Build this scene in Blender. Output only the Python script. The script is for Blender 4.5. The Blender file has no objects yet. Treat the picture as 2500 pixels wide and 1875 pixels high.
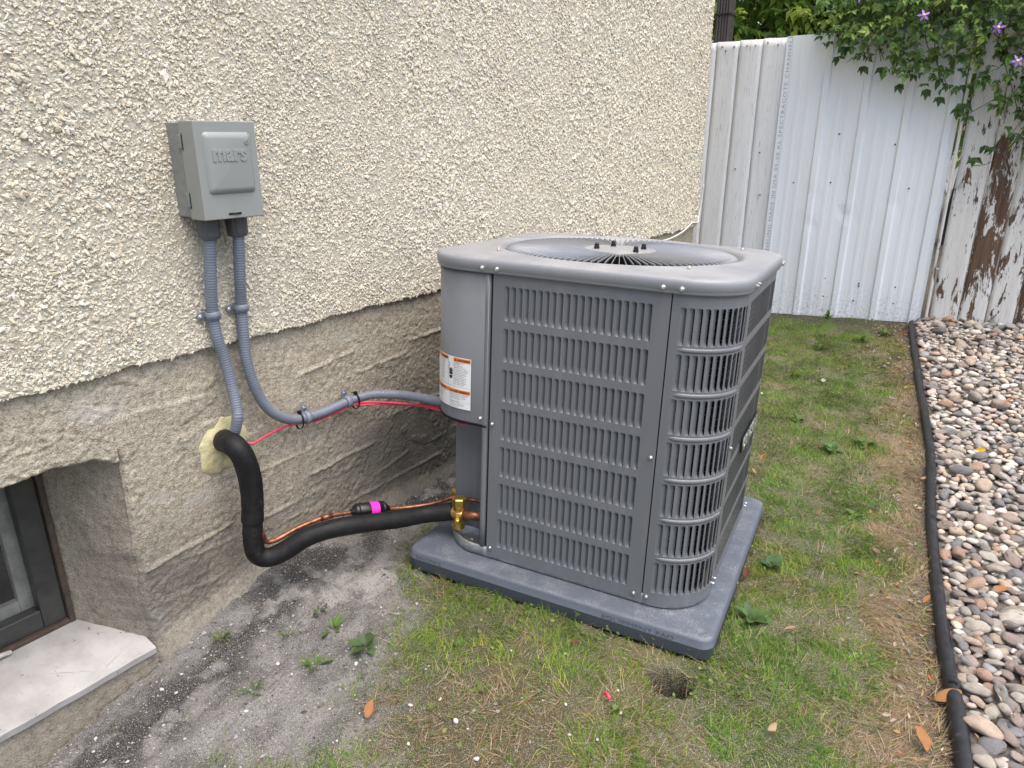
import bpy, bmesh, math, random
import numpy as np
from mathutils import Matrix, Vector
random.seed(7); rng = np.random.default_rng(7)
SC = bpy.context.scene
COL = SC.collection

# ------------------------------------------------------------------ camera
cam = bpy.data.objects.new('camera', bpy.data.cameras.new('camera'))
COL.objects.link(cam)
cr, cu, cf = Vector((.8151777, .5792110, .0001396)), Vector((-.1898347, .2669444, .9448299)), Vector((-.5472185, .7702307, -.3275614))
cm = Matrix((cr, cu, -cf)).transposed().to_4x4()
cm.translation = Vector((1.53318, -1.30584, 1.13588))
cam.matrix_world = cm
cam.data.sensor_width = 36.0
cam.data.lens = 1735.96 / 2500 * 36
cam.data.clip_start = .02; cam.data.clip_end = 500
SC.camera = cam

# ------------------------------------------------------------------ sky, sun, exposure
SUN_EL, SUN_AZ = math.radians(70), math.radians(105)      # azimuth from +y towards +x
w = bpy.data.worlds.new('World'); SC.world = w; w.use_nodes = True
wn = w.node_tree; wn.nodes.clear()
sky = wn.nodes.new('ShaderNodeTexSky'); sky.sky_type = 'NISHITA'; sky.sun_disc = False
sky.sun_elevation = SUN_EL; sky.sun_rotation = SUN_AZ
sky.air_density = 1.0; sky.dust_density = 4.0; sky.ozone_density = .6
bg = wn.nodes.new('ShaderNodeBackground'); bg.inputs['Strength'].default_value = .15
wo = wn.nodes.new('ShaderNodeOutputWorld')
wn.links.new(sky.outputs[0], bg.inputs[0]); wn.links.new(bg.outputs[0], wo.inputs[0])
sl = bpy.data.lights.new('sun', 'SUN'); sl.energy = 1.35; sl.angle = math.radians(70); sl.color = (1, .95, .87)
so = bpy.data.objects.new('sun', sl); COL.objects.link(so)
sd = Vector((math.sin(SUN_AZ) * math.cos(SUN_EL), math.cos(SUN_AZ) * math.cos(SUN_EL), math.sin(SUN_EL)))
so.rotation_euler = sd.to_track_quat('Z', 'Y').to_euler(); so.location = (3, 3, 6)
SC.view_settings.view_transform = 'Standard'; SC.view_settings.look = 'None'
SC.view_settings.exposure = 1.16; SC.view_settings.gamma = 1.0; SC.view_settings.use_curve_mapping = False

# ------------------------------------------------------------------ helpers: noise
def _h(ix, iy, s):
    n = (ix.astype(np.int64) * 374761393 + iy.astype(np.int64) * 668265263 + s * 1442695041) & 0x7fffffff
    n = ((n ^ (n >> 13)) * 1274126177) & 0x7fffffff
    n = (n ^ (n >> 16)) & 0xffff
    return n / 65535.0
def vnoise(x, y, s=0):
    x = np.asarray(x, float); y = np.asarray(y, float)
    ix = np.floor(x); iy = np.floor(y); fx = x - ix; fy = y - iy
    fx = fx * fx * (3 - 2 * fx); fy = fy * fy * (3 - 2 * fy)
    a = _h(ix, iy, s); b = _h(ix + 1, iy, s); c = _h(ix, iy + 1, s); d = _h(ix + 1, iy + 1, s)
    return (a * (1 - fx) + b * fx) * (1 - fy) + (c * (1 - fx) + d * fx) * fy
def fbm(x, y, s=0, o=4):
    r = 0; a = .5; t = 0
    for i in range(o):
        r = r + a * vnoise(x * 2 ** i, y * 2 ** i, s + i * 17); t += a; a *= .5
    return r / t
def sstep(a, b, x): t = np.clip((np.asarray(x, float) - a) / (b - a), 0, 1); return t * t * (3 - 2 * t)

# ------------------------------------------------------------------ helpers: objects
def tag(o, label=None, cat=None, group=None, kind=None):
    if label: o['label'] = label
    if cat: o['category'] = cat
    if group: o['group'] = group
    if kind: o['kind'] = kind
    return o
def empty(name, loc=(0, 0, 0), rot=(0, 0, 0), parent=None):
    o = bpy.data.objects.new(name, None); COL.objects.link(o)
    o.location = loc; o.rotation_euler = rot; o.parent = parent; o.empty_display_size = .05
    return o
def link(name, me, mat=None, parent=None):
    o = bpy.data.objects.new(name, me); COL.objects.link(o); o.parent = parent
    if mat is not None and len(me.materials) == 0: me.materials.append(mat)
    return o
def mesh_np(name, V, loops, sizes, col=None, smooth=False):
    me = bpy.data.meshes.new(name)
    V = np.asarray(V, np.float32); loops = np.asarray(loops, np.int32).ravel(); sizes = np.asarray(sizes, np.int32)
    me.vertices.add(len(V)); me.vertices.foreach_set('co', V.ravel())
    me.loops.add(len(loops)); me.loops.foreach_set('vertex_index', loops)
    st = np.zeros(len(sizes), np.int32); st[1:] = np.cumsum(sizes)[:-1]
    me.polygons.add(len(sizes)); me.polygons.foreach_set('loop_start', st)
    me.polygons.foreach_set('use_smooth', np.full(len(sizes), smooth, bool))
    me.update(calc_edges=True)
    if col is not None:
        c = np.ones((len(V), 4), np.float32); c[:, :3] = col
        at = me.color_attributes.new('Col', 'FLOAT_COLOR', 'POINT'); at.data.foreach_set('color', c.ravel())
    me.validate(); return me
def pyd(name, V, F, mat=None, parent=None, smooth=False, col=None):
    me = bpy.data.meshes.new(name); me.from_pydata([tuple(v) for v in V], [], [tuple(f) for f in F]); me.update()
    if smooth: me.polygons.foreach_set('use_smooth', [True] * len(me.polygons))
    if col is not None:
        c = np.ones((len(V), 4), np.float32); c[:, :3] = col
        at = me.color_attributes.new('Col', 'FLOAT_COLOR', 'POINT'); at.data.foreach_set('color', c.ravel())
    return link(name, me, mat, parent)
def grid_faces(nu, nv, cu=False, cv=False):
    F = []
    for i in range(nu if cu else nu - 1):
        for j in range(nv if cv else nv - 1):
            a = i * nv + j; b = ((i + 1) % nu) * nv + j; c = ((i + 1) % nu) * nv + (j + 1) % nv; d = i * nv + (j + 1) % nv
            F.append((a, b, c, d))
    return F
def grid_np(nu, nv):
    i, j = np.meshgrid(np.arange(nu - 1), np.arange(nv - 1), indexing='ij')
    a = i * nv + j
    return np.stack([a, a + nv, a + nv + 1, a + 1], -1).reshape(-1, 4)
def crom(pts, step):
    P = [np.array(p, float) for p in pts]; P = [2 * P[0] - P[1]] + P + [2 * P[-1] - P[-2]]; out = []
    for i in range(1, len(P) - 2):
        a, b, c, d = P[i - 1:i + 3]; n = max(2, int(np.linalg.norm(c - b) / step * 2))
        for t in np.linspace(0, 1, n, endpoint=False):
            out.append(.5 * (2 * b + (c - a) * t + (2 * a - 5 * b + 4 * c - d) * t * t + (3 * b - a - 3 * c + d) * t ** 3))
    out.append(P[-2]); out = np.array(out)
    L = np.r_[0, np.cumsum(np.linalg.norm(np.diff(out, axis=0), axis=1))]
    n = max(2, int(L[-1] / step) + 1); q = np.linspace(0, L[-1], n)
    return np.stack([np.interp(q, L, out[:, k]) for k in range(3)], 1)
def tube_vf(path, rad, seg=12, caps=True, squash=None):
    path = np.asarray(path, float); n = len(path); rad = np.broadcast_to(np.asarray(rad, float), (n,))
    T = np.gradient(path, axis=0); T /= np.linalg.norm(T, axis=1)[:, None] + 1e-12
    u = np.cross(T[0], (0, 0, 1)); 
    if np.linalg.norm(u) < 1e-3: u = np.cross(T[0], (1, 0, 0))
    u /= np.linalg.norm(u); V = []
    for i in range(n):
        u = u - T[i] * (u @ T[i]); u /= np.linalg.norm(u); v = np.cross(T[i], u)
        for k in range(seg):
            a = 2 * math.pi * k / seg; V.append(path[i] + rad[i] * (math.cos(a) * u + math.sin(a) * v))
    F = [tuple(reversed(f)) for f in grid_faces(n, seg, cv=True)]
    if caps:
        F.append(tuple(range(seg))[::-1]); F.append(tuple((n - 1) * seg + k for k in range(seg)))
    return V, F
def tube(name, path, rad, mat, parent=None, seg=12, smooth=True, caps=True):
    V, F = tube_vf(path, rad, seg, caps); o = pyd(name, V, F, mat, parent, smooth); return o
class MB:
    def __init__(s): s.V = []; s.F = []
    def add(s, V, F):
        b = len(s.V); s.V += [tuple(v) for v in V]; s.F += [tuple(i + b for i in f) for f in F]; return s
    def box(s, x0, x1, y0, y1, z0, z1):
        V = [(x, y, z) for x in (x0, x1) for y in (y0, y1) for z in (z0, z1)]
        return s.add(V, [(0, 1, 3, 2), (4, 6, 7, 5), (0, 4, 5, 1), (2, 3, 7, 6), (0, 2, 6, 4), (1, 5, 7, 3)])
    def tube(s, path, rad, seg=10): return s.add(*tube_vf(path, rad, seg))
    def build(s, name, mat, parent=None, bevel=0, seg=2, smooth=False):
        o = pyd(name, s.V, s.F, mat, parent, smooth)
        if bevel:
            m = o.modifiers.new('bevel', 'BEVEL'); m.width = bevel; m.segments = seg; m.limit_method = 'ANGLE'; m.angle_limit = .6
            o.data.polygons.foreach_set('use_smooth', [True] * len(o.data.polygons))
            wn_ = o.modifiers.new('wn', 'WEIGHTED_NORMAL'); wn_.keep_sharp = False
        return o
def scatter(TV, TF, R, pos, cols=None):
    """copies of a template: TV (m,3), TF list of faces, R (N,3,3), pos (N,3), cols (N,3) or (N,m,3)"""
    TV = np.asarray(TV, float); N = len(pos); m = len(TV)
    if TV.ndim == 2: V = np.einsum('nij,mj->nmi', R, TV)
    else: m = TV.shape[1]; V = np.einsum('nij,nmj->nmi', R, TV)
    V = V + np.asarray(pos)[:, None, :]
    fl = np.array([i for f in TF for i in f]); fs = np.array([len(f) for f in TF])
    L = (fl[None, :] + (np.arange(N) * m)[:, None]).ravel(); S = np.tile(fs, N)
    C = None
    if cols is not None:
        cols = np.asarray(cols); C = (np.repeat(cols, m, 0) if cols.ndim == 2 else cols.reshape(-1, 3))
    return V.reshape(-1, 3), L, S, C
def rot_from(fwd, up):
    """(N,3) arrays: columns x=side, y=fwd, z=normal"""
    f = fwd / np.linalg.norm(fwd, axis=1)[:, None]; s = np.cross(f, up); s /= np.linalg.norm(s, axis=1)[:, None] + 1e-9
    n = np.cross(s, f); return np.stack([s, f, n], 2)

# ------------------------------------------------------------------ helpers: materials
class NT:
    def __init__(s, name):
        s.m = bpy.data.materials.new(name); s.m.use_nodes = True; s.t = s.m.node_tree; s.t.nodes.clear()
        s.out = s.t.nodes.new('ShaderNodeOutputMaterial'); s.p = s.t.nodes.new('ShaderNodeBsdfPrincipled')
        s.t.links.new(s.p.outputs[0], s.out.inputs[0]); s.pos = None
    def n(s, typ, **kw):
        nd = s.t.nodes.new('ShaderNode' + typ)
        for k, v in kw.items(): setattr(nd, k, v)
        return nd
    def l(s, a, b): s.t.links.new(a, b)
    def coord(s, scale=(1, 1, 1), obj=False):
        if obj: src = s.n('TexCoord').outputs['Object']
        else: src = s.n('NewGeometry').outputs['Position']
        mp = s.n('Mapping'); mp.inputs['Scale'].default_value = scale; s.l(src, mp.inputs['Vector']); return mp.outputs[0]
    def noise(s, scale, detail=4, rough=.55, stretch=(1, 1, 1), obj=False, dist=0):
        nz = s.n('TexNoise'); nz.inputs['Scale'].default_value = scale; nz.inputs['Detail'].default_value = detail
        nz.inputs['Roughness'].default_value = rough; nz.inputs['Distortion'].default_value = dist
        s.l(s.coord(stretch, obj), nz.inputs['Vector']); return nz.outputs[0]
    def voro(s, scale, stretch=(1, 1, 1), feature='F1', out='Distance'):
        v = s.n('TexVoronoi', feature=feature); v.inputs['Scale'].default_value = scale
        s.l(s.coord(stretch), v.inputs['Vector']); return v.outputs[out]
    def ramp(s, fac, stops, const=False):
        r = s.n('ValToRGB'); e = r.color_ramp.elements
        if const: r.color_ramp.interpolation = 'CONSTANT'
        while len(e) > 1: e.remove(e[-1])
        for i, (p, c) in enumerate(stops):
            x = e[0] if i == 0 else e.new(p)
            x.position = p; x.color = (c, c, c, 1) if not hasattr(c, '__len__') else (*c[:3], 1)
        s.l(fac, r.inputs[0]); return r.outputs[0]
    def mix(s, a, b, fac, mode='MIX'):
        mx = s.n('Mix', data_type='RGBA', blend_type=mode)
        for k, v in ((0, fac), (6, a), (7, b)):
            sock = mx.inputs[k]
            if hasattr(v, 'is_linked'): s.l(v, sock)
            elif hasattr(v, '__len__'): sock.default_value = (*v[:3], 1)
            else: sock.default_value = v if k == 0 else (v, v, v, 1)
        return mx.outputs[2]
    def math(s, op, a, b=0.0):
        m = s.n('Math', operation=op)
        for i, v in enumerate((a, b)):
            if hasattr(v, 'is_linked'): s.l(v, m.inputs[i])
            else: m.inputs[i].default_value = v
        return m.outputs[0]
    def attr(s, name='Col'): a = s.n('Attribute', attribute_name=name); return a.outputs['Color']
    def bump(s, h, strength=.5, dist=.002, prev=None):
        b = s.n('Bump'); b.inputs['Strength'].default_value = strength; b.inputs['Distance'].default_value = dist
        s.l(h, b.inputs['Height'])
        if prev is not None: s.l(prev, b.inputs['Normal'])
        s.l(b.outputs[0], s.p.inputs['Normal']); return b.outputs[0]
    def set(s, **kw):
        for k, v in kw.items():
            i = s.p.inputs[{'col': 'Base Color', 'rough': 'Roughness', 'metal': 'Metallic', 'spec': 'Specular IOR Level', 'alpha': 'Alpha', 'trans': 'Transmission Weight', 'coat': 'Coat Weight'}[k]]
            if hasattr(v, 'is_linked'): s.l(v, i)
            elif hasattr(v, '__len__'): i.default_value = (*v[:3], 1)
            else: i.default_value = v
        return s
    def translucent(s, col, fac):
        tr = s.n('BsdfTranslucent'); s.l(col, tr.inputs[0]) if hasattr(col, 'is_linked') else setattr(tr.inputs[0], 'default_value', (*col, 1))
        mx = s.n('MixShader'); mx.inputs[0].default_value = fac
        s.l(s.p.outputs[0], mx.inputs[1]); s.l(tr.outputs[0], mx.inputs[2]); s.l(mx.outputs[0], s.out.inputs[0])
def simple(name, col, rough=.5, metal=0, spec=.5, var=.12, vs=30, bump=0, bs=300, rv=.08, obj=True):
    t = NT(name); n = t.noise(vs, 5, .6, obj=obj)
    c = t.mix([x * (1 - var) for x in col], [min(1, x * (1 + var)) for x in col], t.ramp(n, [(.3, 0.), (.7, 1.)]))
    r = t.math('ADD', t.math('MULTIPLY', n, rv * 2), rough - rv)
    t.set(col=c, rough=r, metal=metal, spec=spec)
    if bump: t.bump(t.noise(bs, 3, .6, obj=obj), bump, .001)
    return t.m
MAT = {}
# painted sheet metal of the unit: satin grey with faint dust film
def paint_mat(name, col, dust=.25):
    t = NT(name); n = t.noise(9, 5, .6, obj=True); n2 = t.noise(140, 3, .6, obj=True)
    up = t.n('NewGeometry'); sp = t.n('SeparateXYZ'); t.l(up.outputs['Normal'], sp.inputs[0])
    top = t.ramp(sp.outputs[2], [(.6, 0.), (.95, 1.)])
    dirt = t.math('MULTIPLY', t.math('MULTIPLY', t.ramp(n, [(.35, 0.), (.75, 1.)]), top), dust)
    st = t.noise(26, 4, .6, (1, 1, .09), obj=True)
    c = t.mix(t.mix([x * .95 for x in col], [x * 1.05 for x in col], n), (.45, .43, .39), dirt)
    c = t.mix(c, (.36, .35, .33), t.ramp(st, [(.50, 0.), (.80, .16)]))
    t.set(col=c, rough=t.math('ADD', t.math('MULTIPLY', n, .18), .30), metal=.0, spec=.5)
    b = t.bump(n2, .08, .0006); t.bump(t.noise(5, 2, .5, obj=True), .25, .006, b); return t.m
MAT['paint'] = paint_mat('unit_paint', (.132, .140, .152))
MAT['lid'] = paint_mat('lid_paint', (.225, .233, .250), .45)
MAT['guard'] = simple('guard_paint', (.20, .21, .225), .22, metal=.15, var=.05, rv=.04)
MAT['coil'] = simple('coil_black', (.012, .012, .013), .45, var=.4)
MAT['cavity'] = simple('cavity_black', (.006, .006, .006), .8, spec=.2)
MAT['steel'] = simple('zinc_screw', (.62, .62, .60), .28, metal=1, var=.15, vs=300)
MAT['galv'] = simple('galvanised', (.42, .44, .45), .42, metal=.8, var=.3, vs=60)
MAT['rubber'] = simple('black_rubber', (.012, .012, .013), .55, var=.3, vs=60)
MAT['brass'] = simple('brass', (.55, .38, .11), .34, metal=.9, var=.25, vs=70, bump=.1, bs=500)
def copper():
    t = NT('copper'); n = t.noise(55, 4, .6, obj=True)
    t.set(col=t.ramp(n, [(.3, (.06, .028, .02)), (.5, (.26, .105, .06)), (.75, (.40, .18, .10))]), metal=.75, rough=.42); return t.m
MAT['copper'] = copper()
MAT['conduit'] = simple('conduit_pvc', (.155, .174, .215), .42, var=.08, vs=20)
MAT['hub'] = simple('hub_pvc', (.072, .073, .082), .5, var=.1)
MAT['boxgrey'] = paint_mat('box_paint', (.240, .255, .243), .1)
MAT['boxside'] = simple('box_steel', (.21, .225, .218), .45, metal=.15, var=.15, vs=60)
MAT['letter'] = MAT['boxgrey']
MAT['black'] = simple('black_plastic', (.008, .008, .009), .35)
MAT['pink'] = simple('red_wire', (.62, .035, .09), .38, var=.12, vs=40)
MAT['magenta'] = simple('magenta_tape', (.75, .035, .48), .4, var=.06)
MAT['whitepaint'] = simple('white_enamel', (.7, .7, .68), .4)
MAT['cable'] = simple('white_cable', (.62, .60, .55), .5)
def foam():
    t = NT('spray_foam'); n = t.noise(45, 6, .65)
    t.set(col=t.ramp(n, [(.3, (.42, .365, .19)), (.6, (.58, .53, .31)), (.8, (.64, .60, .42))]), rough=.75, spec=.3)
    t.bump(t.noise(120, 5, .7), .6, .004); return t.m
MAT['foam'] = foam()
def sleeve():
    t = NT('foam_sleeve'); n = t.noise(40, 5, .65); n2 = t.noise(900, 2, .6)
    t.set(col=t.ramp(n, [(.35, (.006, .006, .0065)), (.62, (.011, .011, .012)), (.8, (.035, .035, .034))]), rough=t.ramp(n, [(.3, .5), (.8, .72)]), spec=.28)
    b = t.bump(n2, .15, .0008); t.bump(t.noise(28, 3, .6), .35, .006, b); return t.m
MAT['sleeve'] = sleeve()
def pad_mat():
    t = NT('pad_plastic'); n = t.noise(700, 2, .7); n2 = t.noise(16, 6, .7); n3 = t.noise(190, 5, .8)
    base = t.mix((.082, .094, .120), (.106, .120, .149), t.ramp(n3, [(.35, 0.), (.65, 1.)]))
    g = t.n('NewGeometry'); sp = t.n('SeparateXYZ'); t.l(g.outputs['Normal'], sp.inputs[0])
    top = t.ramp(sp.outputs[2], [(.7, 0.), (.97, 1.)])
    d = t.math('MULTIPLY', t.math('MULTIPLY', t.ramp(n2, [(.42, 0.), (.72, 1.)]), t.ramp(n3, [(.42, .0), (.60, 1.)])), top)
    c = t.mix(base, (.40, .41, .42), t.math('MULTIPLY', d, .5))
    t.set(col=c, rough=.52, spec=.45); t.bump(t.math('MULTIPLY', n, top), .35, .0012); return t.m
MAT['pad'] = pad_mat()
def attr_mat(name, rough=.6, spec=.3, trans=0, var=.15, vs=60, bump=0, bs=300):
    t = NT(name); a = t.attr(); n = t.noise(vs, 3, .6)
    c = t.mix(a, t.mix(a, (0, 0, 0), 1.0), t.math('MULTIPLY', n, var)); t.set(col=c, rough=rough, spec=spec)
    if bump: t.bump(t.noise(bs, 4, .65), bump, .001)
    if trans: t.translucent(t.mix(c, (.35, .45, .05), .25), trans)
    return t.m
MAT['grass'] = attr_mat('grass_blade', .55, .25, .28, .2)
MAT['leaf'] = attr_mat('leaf', .5, .35, .33, .25, 90)
MAT['treeleaf'] = attr_mat('tree_leaf', .5, .35, .45, .2, 30)
MAT['dryleaf'] = attr_mat('dry_leaf', .7, .2, .12, .35, 120)
def stone_mat(sc, bd):
    t = NT('river_stone'); a = t.attr(); n = t.noise(1.6 * sc, 6, .7, obj=True); n2 = t.noise(9 * sc, 5, .75, obj=True)
    c = t.mix(a, t.mix(a, (.03, .028, .026), .75), t.ramp(n, [(.40, 0.), (.75, .5)]))
    c = t.mix(c, (.62, .60, .57), t.math('MULTIPLY', t.ramp(n2, [(.56, 0.), (.74, 1.)]), .5))
    t.set(col=c, rough=.75, spec=.3); t.bump(n2, .6, bd); return t.m
MAT['stone'] = stone_mat(1, .05); MAT['stone_small'] = stone_mat(32, .0014)
MAT['pebble'] = attr_mat('stucco_chip', .7, .3, 0, .22, 260, .15, 900)
MAT['grit'] = attr_mat('soil_grit', .8, .2, 0, .2, 200)
def stucco_base():
    t = NT('stucco_mortar'); n = t.noise(160, 5, .7)
    t.set(col=t.ramp(n, [(.3, (.43, .40, .32)), (.7, (.56, .525, .43))]), rough=.85, spec=.2); t.bump(n, .8, .006); return t.m
MAT['stucco'] = stucco_base()
def foundation():
    t = NT('parged_concrete'); n = t.noise(3.2, 6, .6); n2 = t.noise(60, 6, .7); n3 = t.noise(240, 3, .7); n4 = t.noise(9, 5, .6, (1, .6, 1.6))
    c = t.ramp(t.mix(n2, n3, .45), [(.36, (.200, .168, .122)), (.50, (.372, .330, .256)), (.63, (.49, .446, .368))])
    c = t.mix(c, (.43, .41, .375), t.ramp(n4, [(.56, 0.), (.70, .65)]))              # bald trowelled patches
    st = t.attr()                                                                     # darkening mask, stronger low on the wall and behind the unit
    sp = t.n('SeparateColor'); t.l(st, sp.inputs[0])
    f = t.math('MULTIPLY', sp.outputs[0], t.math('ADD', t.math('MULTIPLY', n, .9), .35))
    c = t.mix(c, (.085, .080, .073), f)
    t.set(col=c, rough=.88, spec=.2)
    b = t.bump(t.noise(260, 2, .6), .55, .0035); t.bump(t.noise(130, 2, .5), .5, .004, b); return t.m
MAT['found'] = foundation()
def sillm():
    t = NT('sill_concrete'); n = t.noise(8, 6, .65); n2 = t.noise(45, 5, .8); cr_ = t.voro(5, (1, 1, 1), 'DISTANCE_TO_EDGE')
    c = t.ramp(n, [(.3, (.26, .25, .24)), (.65, (.40, .39, .38))])
    c = t.mix(c, (.08, .075, .07), t.ramp(n2, [(.63, 0.), (.67, .85)]))
    c = t.mix(c, (.12, .11, .10), t.math('MULTIPLY', t.ramp(cr_, [(.0, .8), (.006, 0.)]), t.ramp(n, [(.58, 0.), (.64, 1.)])))
    t.set(col=c, rough=.8, spec=.2); t.bump(n2, .4, .002); return t.m
MAT['sill'] = sillm()
MAT['winframe'] = simple('window_frame_dark', (.036, .037, .035), .35, var=.3, vs=25, rv=.12)
MAT['sash'] = simple('sash_paint', (.40, .39, .37), .5, var=.25, vs=30)
MAT['woodstrip'] = simple('brown_strip', (.055, .038, .028), .7, var=.4)
def glass():
    t = NT('window_glass'); n = t.noise(20, 6, .7); n2 = t.noise(260, 3, .7)
    t.set(col=(.85, .88, .86), rough=t.ramp(n, [(.3, .02), (.8, .12)]), trans=1.0, spec=.5)
    d = t.n('BsdfDiffuse'); d.inputs[0].default_value = (.30, .31, .29, 1)
    mx = t.n('MixShader'); t.l(t.ramp(n2, [(.40, .03), (.72, .10)]), mx.inputs[0])
    t.l(t.p.outputs[0], mx.inputs[1]); t.l(d.outputs[0], mx.inputs[2]); t.l(mx.outputs[0], t.out.inputs[0]); return t.m
MAT['glass'] = glass()
MAT['interior'] = simple('dark_room', (.02, .02, .018), .9)
def metalsheet():
    t = NT('white_sheet_metal'); n = t.noise(4, 5, .6, (1, 1, .4)); n2 = t.noise(70, 4, .7)
    g = t.n('NewGeometry'); sp = t.n('SeparateXYZ'); t.l(g.outputs['Position'], sp.inputs[0])
    splash = t.math('MULTIPLY', t.ramp(sp.outputs[2], [(.10, 1.), (.34, 0.)]), t.ramp(n2, [(.48, 0.), (.7, .7)]))
    c = t.mix(t.mix((.75, .785, .825), (.80, .83, .86), n), (.20, .18, .15), splash)
    t.set(col=c, rough=t.math('ADD', t.math('MULTIPLY', n, .2), .22), spec=.5); t.bump(t.noise(3, 2, .5, (1, 1, .5)), .25, .02); return t.m
MAT['sheet'] = metalsheet()
def peel(name, thr, paint=(.76, .775, .79), rust=.0):
    t = NT(name); n = t.noise(11, 9, .74, (1.5, 1, .36), dist=.35); gr = t.noise(30, 6, .65, (3.2, 1, .12)); fine = t.noise(55, 5, .7, (1.5, 1, .5))
    at = t.attr(); sp = t.n('SeparateColor'); t.l(at, sp.inputs[0])
    v = t.math('ADD', t.math('ADD', n, t.math('MULTIPLY', t.math('SUBTRACT', fine, .5), .16)), t.math('MULTIPLY', t.math('SUBTRACT', sp.outputs[0], .5), .34))
    m = t.ramp(v, [(thr, 0.), (thr + .015, 1.)])
    wood = t.ramp(gr, [(.25, (.045, .030, .022)), (.5, (.115, .072, .046)), (.75, (.19, .135, .098))])
    pc = t.mix(paint, [x * .80 for x in paint], t.ramp(gr, [(.45, 0.), (.75, .8)]))
    cr_ = t.noise(60, 5, .7, (3.5, 1, .16)); pc = t.mix(pc, (.22, .20, .18), t.ramp(cr_, [(.60, 0.), (.66, .75)]))
    t.set(col=t.mix(pc, wood, m), rough=t.ramp(m, [(0, .55), (1, .85)]), spec=.3)
    b = t.bump(t.math('SUBTRACT', 1.0, m), .8, .0016); t.bump(gr, .35, .0018, b); return t.m
MAT['plank'] = peel('white_plank', .735)
MAT['peeled'] = peel('peeling_plank', .565, (.70, .69, .66))
MAT['brown'] = simple('downspout_brown', (.050, .040, .036), .38, var=.15, vs=20)
MAT['bark'] = simple('bark', (.07, .055, .04), .9, var=.4, vs=30, bump=.8, bs=60)
MAT['vinestem'] = simple('vine_stem', (.10, .065, .040), .8, var=.3, vs=60)
def edging():
    t = NT('edging_plastic'); n = t.noise(30, 5, .7)
    t.set(col=t.ramp(n, [(.35, (.010, .010, .011)), (.6, (.017, .017, .018)), (.8, (.09, .085, .075))]), rough=t.ramp(n, [(.3, .38), (.8, .7)]), spec=.5)
    t.bump(t.noise(200, 4, .7), .2, .001); return t.m
MAT['edging'] = edging()
def groundm():
    t = NT('yard_soil'); a = t.attr(); n = t.noise(22, 6, .7); n2 = t.noise(140, 6, .75); n3 = t.noise(520, 3, .7)
    c = t.mix(a, t.mix(a, (.018, .016, .014), .85), t.ramp(n2, [(.50, 0.), (.62, .7)]))
    c = t.mix(c, t.mix(a, (.75, .73, .70), .45), t.ramp(n3, [(.54, 0.), (.62, .85)]))
    t.set(col=c, rough=.92, spec=.15)
    b = t.bump(n2, .7, .006); t.bump(n3, .6, .0025, b); return t.m
MAT['ground'] = groundm()
MAT['bed'] = simple('bed_soil', (.09, .078, .065), .95, var=.5, vs=40, bump=.8, bs=90, obj=False)
MAT['ink'] = simple('print_black', (.012, .012, .012), .6)
MAT['bluegrey'] = simple('print_bluegrey', (.33, .38, .47), .6)
MAT['orange'] = simple('label_orange', (.72, .19, .025), .45)
MAT['label'] = simple('label_white', (.72, .73, .73), .42, var=.03)
MAT['badge'] = simple('badge_chrome', (.75, .76, .73), .22, metal=.9)
MAT['padprint'] = simple('pad_emboss', (.080, .090, .115), .55)
MAT['olive'] = simple('sleeve_print', (.075, .065, .02), .7)

def text_mesh(body, size, extrude=0, align='LEFT', shear=0, space=1.0, res=2, bold=0, bevel=0):
    c = bpy.data.curves.new('txt', 'FONT'); c.body = body; c.size = size; c.extrude = extrude; c.align_x = align; c.shear = shear
    c.space_character = space; c.resolution_u = res; c.offset = bold; c.bevel_depth = bevel
    o = bpy.data.objects.new('txt', c); COL.objects.link(o)
    dg = bpy.context.evaluated_depsgraph_get(); me = bpy.data.meshes.new_from_object(o.evaluated_get(dg))
    bpy.data.objects.remove(o); bpy.data.curves.remove(c)
    V = np.zeros(len(me.vertices) * 3); me.vertices.foreach_get('co', V); F = [tuple(p.vertices) for p in me.polygons]
    bpy.data.meshes.remove(me); return V.reshape(-1, 3), F

# ================================================================== SETTING
HOSE = np.array([(1.66, -.30), (1.648, -.10), (1.635, .05), (1.61, .209), (1.59, .317), (1.562, .478), (1.529, .698), (1.49, .968), (1.448, 1.265), (1.41, 1.572), (1.345, 1.919), (1.279, 2.24), (1.202, 2.648), (1.116, 3.15), (1.11, 3.22)])
def hosex(y): return np.interp(y, HOSE[:, 1], HOSE[:, 0])
SE = np.array([(-1.6, .42), (-.9, .45), (-.7, .53), (-.6, .64), (-.52, .61), (-.42, .55), (-.32, .47), (-.18, .39), (-.08, .33), (.2, .26), (.8, .2), (1.4, .16), (3.4, .12)])
FENCE_Y = 3.3
def gz0(x, y):
    x = np.asarray(x, float); y = np.asarray(y, float)
    pl = -.004 - .016 * (x - .3) - .04 * np.clip(y, -.2, .9); gf = .045 + .075 * np.clip(x, -.5, 2.5)
    t = sstep(.9, 3.3, y); z = pl * (1 - t) + gf * t
    return z - .25 * np.clip(-.3 - y, 0, 1.2) * np.exp(-np.maximum(x, 0) / .45)
def padmask(x, y, grow=0.):
    c, s = math.cos(.1518), math.sin(.1518); dx = x - .3614; dy = y
    u = c * dx + s * dy; v = -s * dx + c * dy
    return (u > -.0745 - grow) & (u < .768 + grow) & (v > -.064 - grow) & (v < .778 + grow)
def sandw(x, y):
    xb = np.interp(y, SE[:, 0], SE[:, 1]) + (fbm(x * 9, y * 9, 3) - .5) * .22 + (fbm(x * 40, y * 40, 4) - .5) * .16
    return sstep(-.13, .13, xb - x)
def dryw(x, y):
    d = hosex(y) - x; wd = np.interp(y, [-.5, .1, .9, 1.6, 2.6, 3.3], [.25, .21, .17, .20, .13, .10]) + (fbm(x * 6, y * 6, 9) - .5) * .28
    return sstep(0, .10, wd - d)
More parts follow.
